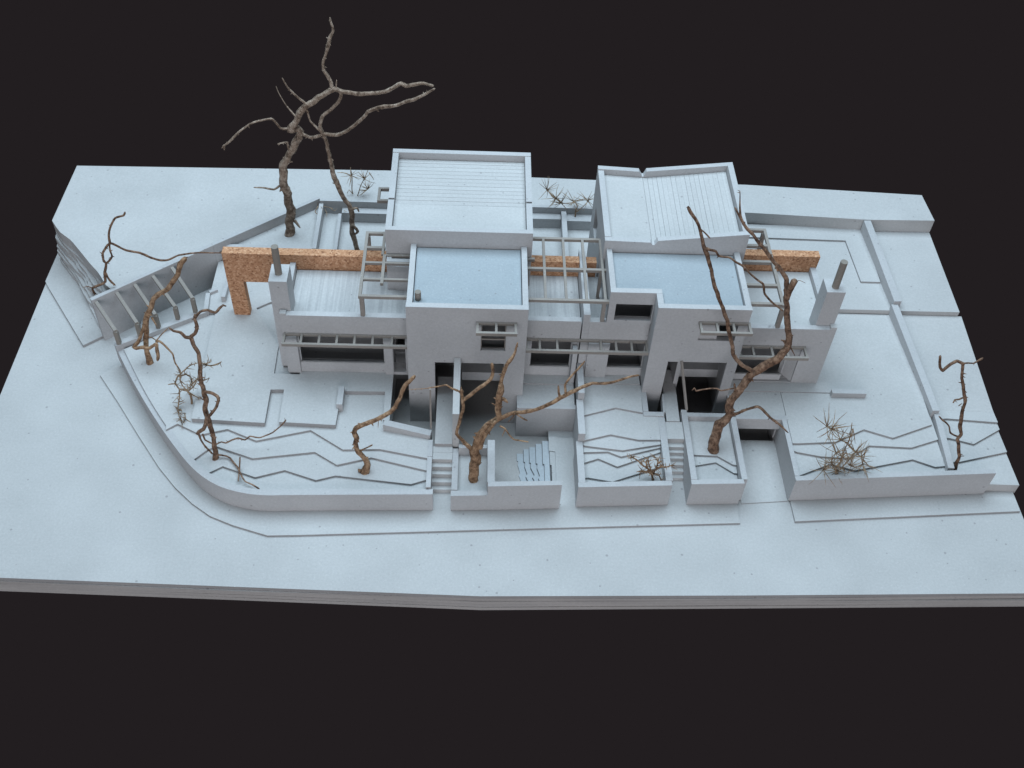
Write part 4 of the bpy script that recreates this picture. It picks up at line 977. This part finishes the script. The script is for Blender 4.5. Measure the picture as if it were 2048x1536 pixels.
  ["branch",[[2.0093,-0.541,0.5799,0.0045],[1.9855,-0.5528,0.579,0.0049],[1.9624,-0.5618,0.5852,0.0057],[1.954,-0.5714,0.5754,0.0067]]],
  ["branch",[[1.9974,-0.5552,0.5373,0.0029],[2.0083,-0.5537,0.5531,0.0029]]],
  ["branch",[[2.1144,-0.5786,0.2035,0.0031],[2.136,-0.5786,0.2041,0.0031]]],
 ],
 'S1': [
  [[[-1.5574,-0.3042,0.14],[-1.5538,-0.2957,0.1965],[-1.5648,-0.2953,0.2284],[-1.6015,-0.2981,0.2447],[-1.6137,-0.2966,0.2819],[-1.6455,-0.3029,0.2808]],"stem"],
  [[[-1.6217,-0.277,0.2598],[-1.609,-0.2651,0.2896],[-1.5883,-0.2548,0.3108],[-1.5418,-0.241,0.3499],[-1.5064,-0.233,0.3598],[-1.4839,-0.2268,0.3609]],"arc"],
  [[[-1.5968,-0.2688,0.3012],[-1.567,-0.254,0.3001],[-1.5504,-0.2451,0.2695],[-1.5557,-0.2405,0.2175],[-1.5798,-0.2355,0.1675]],"arc"],
  [[[-1.5841,-0.2641,0.3246],[-1.5885,-0.2892,0.2993],[-1.5734,-0.313,0.2802],[-1.5472,-0.3344,0.2732]],"arc"],
  [[[-1.5611,-0.2849,0.2203],[-1.5389,-0.2659,0.2321],[-1.5257,-0.2463,0.2467],[-1.5109,-0.2315,0.2378]],"arc"],
  [[[-1.5584,-0.2879,0.2056],[-1.537,-0.2913,0.1884],[-1.5147,-0.2936,0.1771],[-1.4992,-0.2917,0.1864]],"arc"],
  [[[-1.5416,-0.2772,0.2591],[-1.5119,-0.2624,0.2828],[-1.4979,-0.2571,0.2596],[-1.4756,-0.2465,0.2628],[-1.4638,-0.2376,0.257]],"arc"],
  [[[-1.4785,-0.2532,0.379],[-1.4455,-0.2471,0.3596],[-1.4147,-0.2375,0.3573],[-1.3942,-0.2258,0.3662]],"arc"],
  [[[-1.4925,-0.2533,0.3786],[-1.4668,-0.2482,0.3706],[-1.4442,-0.2409,0.3738],[-1.4389,-0.2314,0.388]],"arc"],
  [[[-1.6055,-0.284,0.225],[-1.6049,-0.3118,0.1986],[-1.6133,-0.342,0.1601],[-1.603,-0.3803,0.15],[-1.5758,-0.4354,0.15]],"arc"],
  [[[-1.5792,-0.4272,0.14],[-1.5677,-0.4043,0.15],[-1.5801,-0.364,0.15]],"arc"],
  [[[-1.6136,-0.347,0.14],[-1.6031,-0.3426,0.15],[-1.5936,-0.3549,0.15]],"arc"],
 ],
 'S2': [
  [[[1.5153,-0.6759,0.145],[1.5012,-0.6582,0.2026],[1.5182,-0.6491,0.2257],[1.5255,-0.6265,0.3026],[1.5358,-0.6155,0.3335],[1.5372,-0.6024,0.3724],[1.53,-0.5826,0.4382]],"stem"],
  [[[1.4998,-0.6607,0.2058],[1.4264,-0.7032,0.2362]],"star"],
  [[[1.4998,-0.6607,0.2058],[1.524,-0.645,0.155]],"star"],
  [[[1.5153,-0.6542,0.2321],[1.4861,-0.6324,0.1992]],"star"],
  [[[1.5213,-0.6342,0.3121],[1.5429,-0.7043,0.2716]],"star"],
  [[[1.5319,-0.6278,0.3377],[1.6293,-0.6077,0.2178]],"star"],
  [[[1.6069,-0.6457,0.2659],[1.6367,-0.633,0.197]],"star"],
  [[[1.5231,-0.6363,0.3037],[1.4675,-0.6705,0.3267]],"star"],
  [[[1.5307,-0.6264,0.3433],[1.5067,-0.5918,0.3216]],"star"],
  [[[1.5312,-0.6166,0.3824],[1.5133,-0.6292,0.4118],[1.419,-0.6383,0.4556]],"star"],
  [[[1.4352,-0.6075,0.4187],[1.4117,-0.6042,0.4319]],"star"],
  [[[1.5332,-0.6292,0.3321],[1.573,-0.6395,0.2907]],"star"],
  [[[1.5309,-0.6398,0.2897],[1.5398,-0.609,0.2128]],"star"],
  [[[1.5284,-0.6083,0.4155],[1.5335,-0.6062,0.4239]],"down"],
 ],
 'S3': [
  [[[0.6511,-0.6882,0.115],[0.6437,-0.6785,0.1407],[0.6487,-0.676,0.157]],"stem"],
  [[[0.646,-0.6785,0.1408],[0.6161,-0.6752,0.1894],[0.595,-0.6767,0.206],[0.5672,-0.6754,0.2412],[0.5335,-0.6751,0.2697],[0.5147,-0.679,0.2704]],"twig"],
  [[[0.6201,-0.6728,0.1787],[0.6091,-0.6541,0.2036],[0.5949,-0.6401,0.1965]],"twig"],
  [[[0.6452,-0.6775,0.1472],[0.6317,-0.6588,0.1722],[0.6109,-0.6367,0.2191]],"twig"],
  [[[0.6491,-0.6765,0.1538],[0.6599,-0.6643,0.1688],[0.6663,-0.6496,0.1996],[0.6603,-0.637,0.2173],[0.6432,-0.6277,0.2124]],"twig"],
  [[[0.6575,-0.6726,0.1797],[0.6765,-0.676,0.2075],[0.6945,-0.6836,0.2067],[0.7146,-0.6883,0.2249],[0.7326,-0.6936,0.2399]],"twig"],
  [[[0.6619,-0.6669,0.2181],[0.6856,-0.6477,0.2129]],"twig"],
  [[[0.6499,-0.6775,0.1474],[0.6729,-0.6909,0.1581],[0.6943,-0.7352,0.125]],"twig"],
  [[[0.6425,-0.677,0.1504],[0.5961,-0.6831,0.1763],[0.5644,-0.6926,0.1801]],"twig"],
  [[[0.5437,-0.6617,0.2528],[0.545,-0.6603,0.2622]],"twig"],
 ],
 'S4': [
  [[[0.3569,1.0624,0.245],[0.3592,1.0713,0.2884],[0.3679,1.0713,0.3174]],"stem"],
  [[[0.3604,1.0713,0.2741],[0.3958,1.0863,0.2991],[0.4301,1.1013,0.3347]],"stem"],
  [[[0.4258,1.0713,0.362],[0.4177,1.0713,0.3582]],"star"],
  [[[0.3489,1.0713,0.3416],[0.3433,1.1013,0.3245]],"star"],
  [[[0.3651,1.0713,0.3173],[0.3524,1.1013,0.3177]],"stem"],
  [[[0.3489,1.0713,0.3416],[0.2821,1.0713,0.3321]],"stem"],
  [[[0.2821,1.0713,0.3321],[0.2686,1.0513,0.3512]],"star"],
  [[[0.2821,1.0713,0.3321],[0.2264,1.0813,0.368],[0.1906,1.0913,0.4044]],"stem"],
  [[[0.1919,1.0713,0.4166],[0.1859,1.0713,0.4234]],"star"],
  [[[0.2346,1.0713,0.3657],[0.2371,1.0413,0.3931]],"star"],
 ],
 'S5': [
  [[[-0.8898,1.1488,0.2025],[-0.8944,1.1563,0.2288],[-0.9066,1.1638,0.3115],[-0.9012,1.1713,0.4036],[-0.905,1.1788,0.439]],"stem"],
  [[[-0.898,1.1488,0.4208],[-0.9034,1.1488,0.4241]],"star"],
  [[[-0.8906,1.1488,0.2349],[-0.8506,1.1388,0.368],[-0.8301,1.1288,0.418],[-0.8034,1.1188,0.4879]],"stem"],
  [[[-0.8386,1.1488,0.3954],[-0.8299,1.1488,0.4027]],"star"],
  [[[-0.8624,1.1488,0.3248],[-0.825,1.1638,0.3144],[-0.8055,1.1788,0.3316]],"stem"],
  [[[-0.8231,1.1488,0.3262],[-0.8143,1.1488,0.3336]],"star"],
  [[[-0.9008,1.1488,0.2952],[-0.9213,1.1488,0.3227],[-0.9346,1.1488,0.294]],"stem"],
  [[[-0.8024,1.1488,0.4483],[-0.7898,1.1488,0.4248],[-0.7774,1.1488,0.3976]],"stem"],
  [[[-0.898,1.1488,0.4208],[-0.9369,1.1588,0.4324],[-0.9825,1.1688,0.4266]],"stem"],
 ],
 'S6': [
  [[[-1.0914,1.0711,0.2651],[-1.1022,1.018,0.265],[-1.0718,0.9933,0.265],[-1.0599,1.0374,0.265],[-1.0738,1.0511,0.2819]],"stem"],
  [[[-1.0802,1.0711,0.2655],[-1.0371,1.0611,0.268],[-0.9998,1.0488,0.265]],"stem"],
  [[[-1.0519,1.0589,0.255],[-1.0341,1.0036,0.265],[-1.0369,0.9775,0.265]],"stem"],
  [[[-1.0251,1.0711,0.2568],[-0.9981,1.0314,0.265],[-0.9836,1.054,0.265]],"stem"],
  [[[-0.945,1.0504,0.255],[-0.9253,1.0258,0.265]],"stem"],
  [[[-1.0914,1.0711,0.2651],[-1.0944,1.0711,0.2934]],"stem"],
 ],
}


# ---------------------------------------------------------------- trees
def tube(chain, seed, sides=9, knob=1.0, step=0.009, slim=0.79):
    """a knotty, uneven limb along x, y, z, radius points"""
    pts = spline([tuple(p) for p in chain], step=step, kink=0.45)
    n = len(pts)
    verts, faces = [], []
    ref = Vector((0.31, 0.92, 0.23)).normalized()
    for i, p in enumerate(pts):
        a, b = Vector(pts[max(i - 1, 0)][:3]), Vector(pts[min(i + 1, n - 1)][:3])
        d = (b - a)
        d = d.normalized() if d.length > 1e-7 else Vector((0, 0, 1))
        u = d.cross(ref)
        if u.length < 0.1:
            u = d.cross(Vector((1, 0, 0)))
        u.normalize()
        v = d.cross(u)
        r = max(0.0010, p[3] * (slim + 0.09 * min(1.0, max(0.0, (p[3] - 0.012) / 0.012))))
        c = Vector(p[:3])
        q = Vector((c.x * 14, c.y * 14, c.z * 14 + seed * 7.7))
        c = c + (Vector(noise.noise_vector(q * 1.3)) * r * 0.45 + Vector(noise.noise_vector(q * 2.3)) * r * 0.14) * (0 if i == 0 else 1)
        lump = 1.0 + 0.10 * knob * noise.noise(q * 1.4) + 0.16 * knob * max(0.0, noise.noise(q * 3.7 + Vector((9, 2, 4))) - 0.15)
        if i == n - 1:
            lump *= 0.55
        for s in range(sides):
            th = 2 * math.pi * s / sides
            w = c + (u * math.cos(th) + v * math.sin(th)) * r
            k = 1.0 + 0.24 * knob * noise.noise(Vector((1.7 * math.cos(th + 0.03 * i), 1.7 * math.sin(th + 0.03 * i), i * 0.085 + seed * 5))) \
                + 0.16 * knob * noise.noise(w * 60 + Vector((seed, 0, 0)))
            verts.append(c + (u * math.cos(th) + v * math.sin(th)) * r * lump * k)
    for i in range(n - 1):
        for s in range(sides):
            a, b = i * sides + s, i * sides + (s + 1) % sides
            faces.append((a, b, b + sides, a + sides))
    faces.append(tuple(reversed(range(sides))))
    faces.append(tuple(range((n - 1) * sides, n * sides)))
    return verts, faces


def tree(key, label, mat, group='bare twig trees'):
    limbs = TREES[key]
    t = thing('bare_tree', label, 'tree', limbs[0][1][0][:3], group)
    for k, (name, ch) in enumerate(limbs):
        big = max(p[3] for p in ch) > 0.012
        v, f = tube(ch, len(key) + k * 1.37 + ord(key[-1]), 11 if big else 7, 1.0)
        mesh(name, v, f, mat, t, smooth=True)
        # little bud stubs along the limb
        if len(ch) > 3 and k % 2 == 0:
            sv, sf = [], []
            for _ in range(len(ch)):
                i = random.randrange(1, len(ch) - 1)
                u = random.random()
                p = Vector(ch[i][:3]).lerp(Vector(ch[i + 1][:3]), u)
                r = ch[i][3]
                d = Vector((random.uniform(-1, 1), random.uniform(-1, 0.4), random.uniform(-0.6, 1))).normalized()
                e = p + d * (r * 1.25 + random.uniform(0.003, 0.009))
                vv, ff = tube([(*p, r * 0.5), (*(p.lerp(e, 0.6)), r * 0.34), (*e, r * 0.16)], k, 5, 0.4, 0.01)
                sf += [tuple(i + len(sv) for i in q) for q in ff]
                sv += vv
            o = mesh('bud_stub', sv, sf, mat, t, smooth=True)
            o['kind'] = 'stuff'
    return t


tree('T1', 'tallest bare tree with thick trunk in the triangular bed at the back', BARK_GREY)
tree('T2', 'thin dark bare tree behind the cork wall with a long limb reaching right', BARK_GREY)
tree('T3', 'small looping bare twig tree on the slope at the far left', BARK_DARK)
tree('T4', 'tan curling bare tree standing at the lean-to pergola', BARK)
tree('T5', 'slender twisted bare tree with looping twigs inside the curved wall', BARK_DARK)
tree('T6', 'short knotted bare stick leaning right on the front left contours', BARK)
tree('T7', 'thick tan bare tree forking into wide limbs in its walled bed', BARK)
tree('T8', 'largest brown leaning bare trunk with broken top before the right house', BARK_DARK)
tree('T9', 'slim hooked bare stem at the right edge beside the front wall', BARK_DARK)


# ---------------------------------------------------------------- spiky shrubs
def spike(sv, sf, a, b, r0, r1, seed=0.0):
    a, b = Vector(a), Vector(b)
    m = a.lerp(b, 0.5) + Vector((random.uniform(-1, 1), random.uniform(-1, 1), random.uniform(-1, 1))) * (b - a).length * 0.05
    vv, ff = tube([(*a, r0), (*m, (r0 + r1) / 2), (*b, r1)], seed, 5, 0.5, 0.02)
    sf += [tuple(i + len(sv) for i in q) for q in ff]
    sv += vv


def rand_dir(up=0.0):
    while True:
        d = Vector((random.uniform(-1, 1), random.uniform(-1, 1), random.uniform(-1, 1)))
        if 0.2 < d.length < 1:
            d = d.normalized()
            d.z += up
            return d.normalized()


def shrub(key, label, mat, stem_r, star_n, star_len, twig_n, floor, name='twig_shrub', cat='shrub'):
    parts = TREES[key]
    t = thing(name, label, cat, parts[0][0][0], 'spiky twig shrubs')
    sv, sf = [], []
    for k, (ch, kind) in enumerate(parts):
        n = len(ch)
        r = stem_r * (1.0 if k == 0 else 0.7)
        v, f = tube([(*p, max(0.0018, r * (1 - 0.45 * i / max(1, n - 1)))) for i, p in enumerate(ch)], k * 1.9, 6, 0.7, 0.012)
        mesh('stem', v, f, mat, t, smooth=True)
        end = Vector(ch[-1])
        if kind == 'star':
            for j in range(star_n + random.randint(-2, 2)):
                e = end + rand_dir(0.25) * star_len * random.uniform(0.65, 1.15)
                e.z = max(e.z, floor)
                spike(sv, sf, end, e, 0.0025, 0.0012, j)
        if kind == 'down':
            for dx in (-0.01, 0.012, 0.03):
                spike(sv, sf, end, end + Vector((dx, -0.02, -0.085)), 0.003, 0.0016)
        if kind in ('arc', 'twig', 'star'):
            for a, b in zip(ch, ch[1:]):
                L = math.dist(a, b)
                for j in range(int(twig_n * L / 0.05 + 0.5)):
                    p = Vector(a).lerp(Vector(b), random.random())
                    e = p + rand_dir(0.3) * random.uniform(0.018, 0.048)
                    e.z = max(e.z, floor)
                    spike(sv, sf, p, e, 0.0026, 0.0014, j)
    o = mesh('twig', sv, sf, mat, t, smooth=True)
    o['kind'] = 'stuff'
    return t


shrub('S1', 'brown arching twig shrub behind the slender twisted tree', TWIG, 0.0068, 6, 0.05, 6.0, 0.148)
shrub('S2', 'spiky starburst twig shrub on the contours of the right garden', TWIG, 0.0046, 14, 0.098, 0.8, 0.150)
shrub('S3', 'small tan twig shrub in the walled bed beside the seven steps', BARK, 0.0080, 6, 0.05, 7.0, 0.116)
shrub('S4', 'spiky twig shrub on the box bed between the houses at the back', TWIG, 0.0060, 14, 0.085, 0.8, 0.25)
shrub('S5', 'fine upright twig shrub beside the thin dark tree at the back', TWIG, 0.0050, 12, 0.065, 1.5, 0.20)
shrub('S6', 'wispy dry creeper trailing over the bed wall corner at the back', TWIG, 0.0030, 4, 0.03, 0.0, 0.19, 'dry_creeper', 'plant')
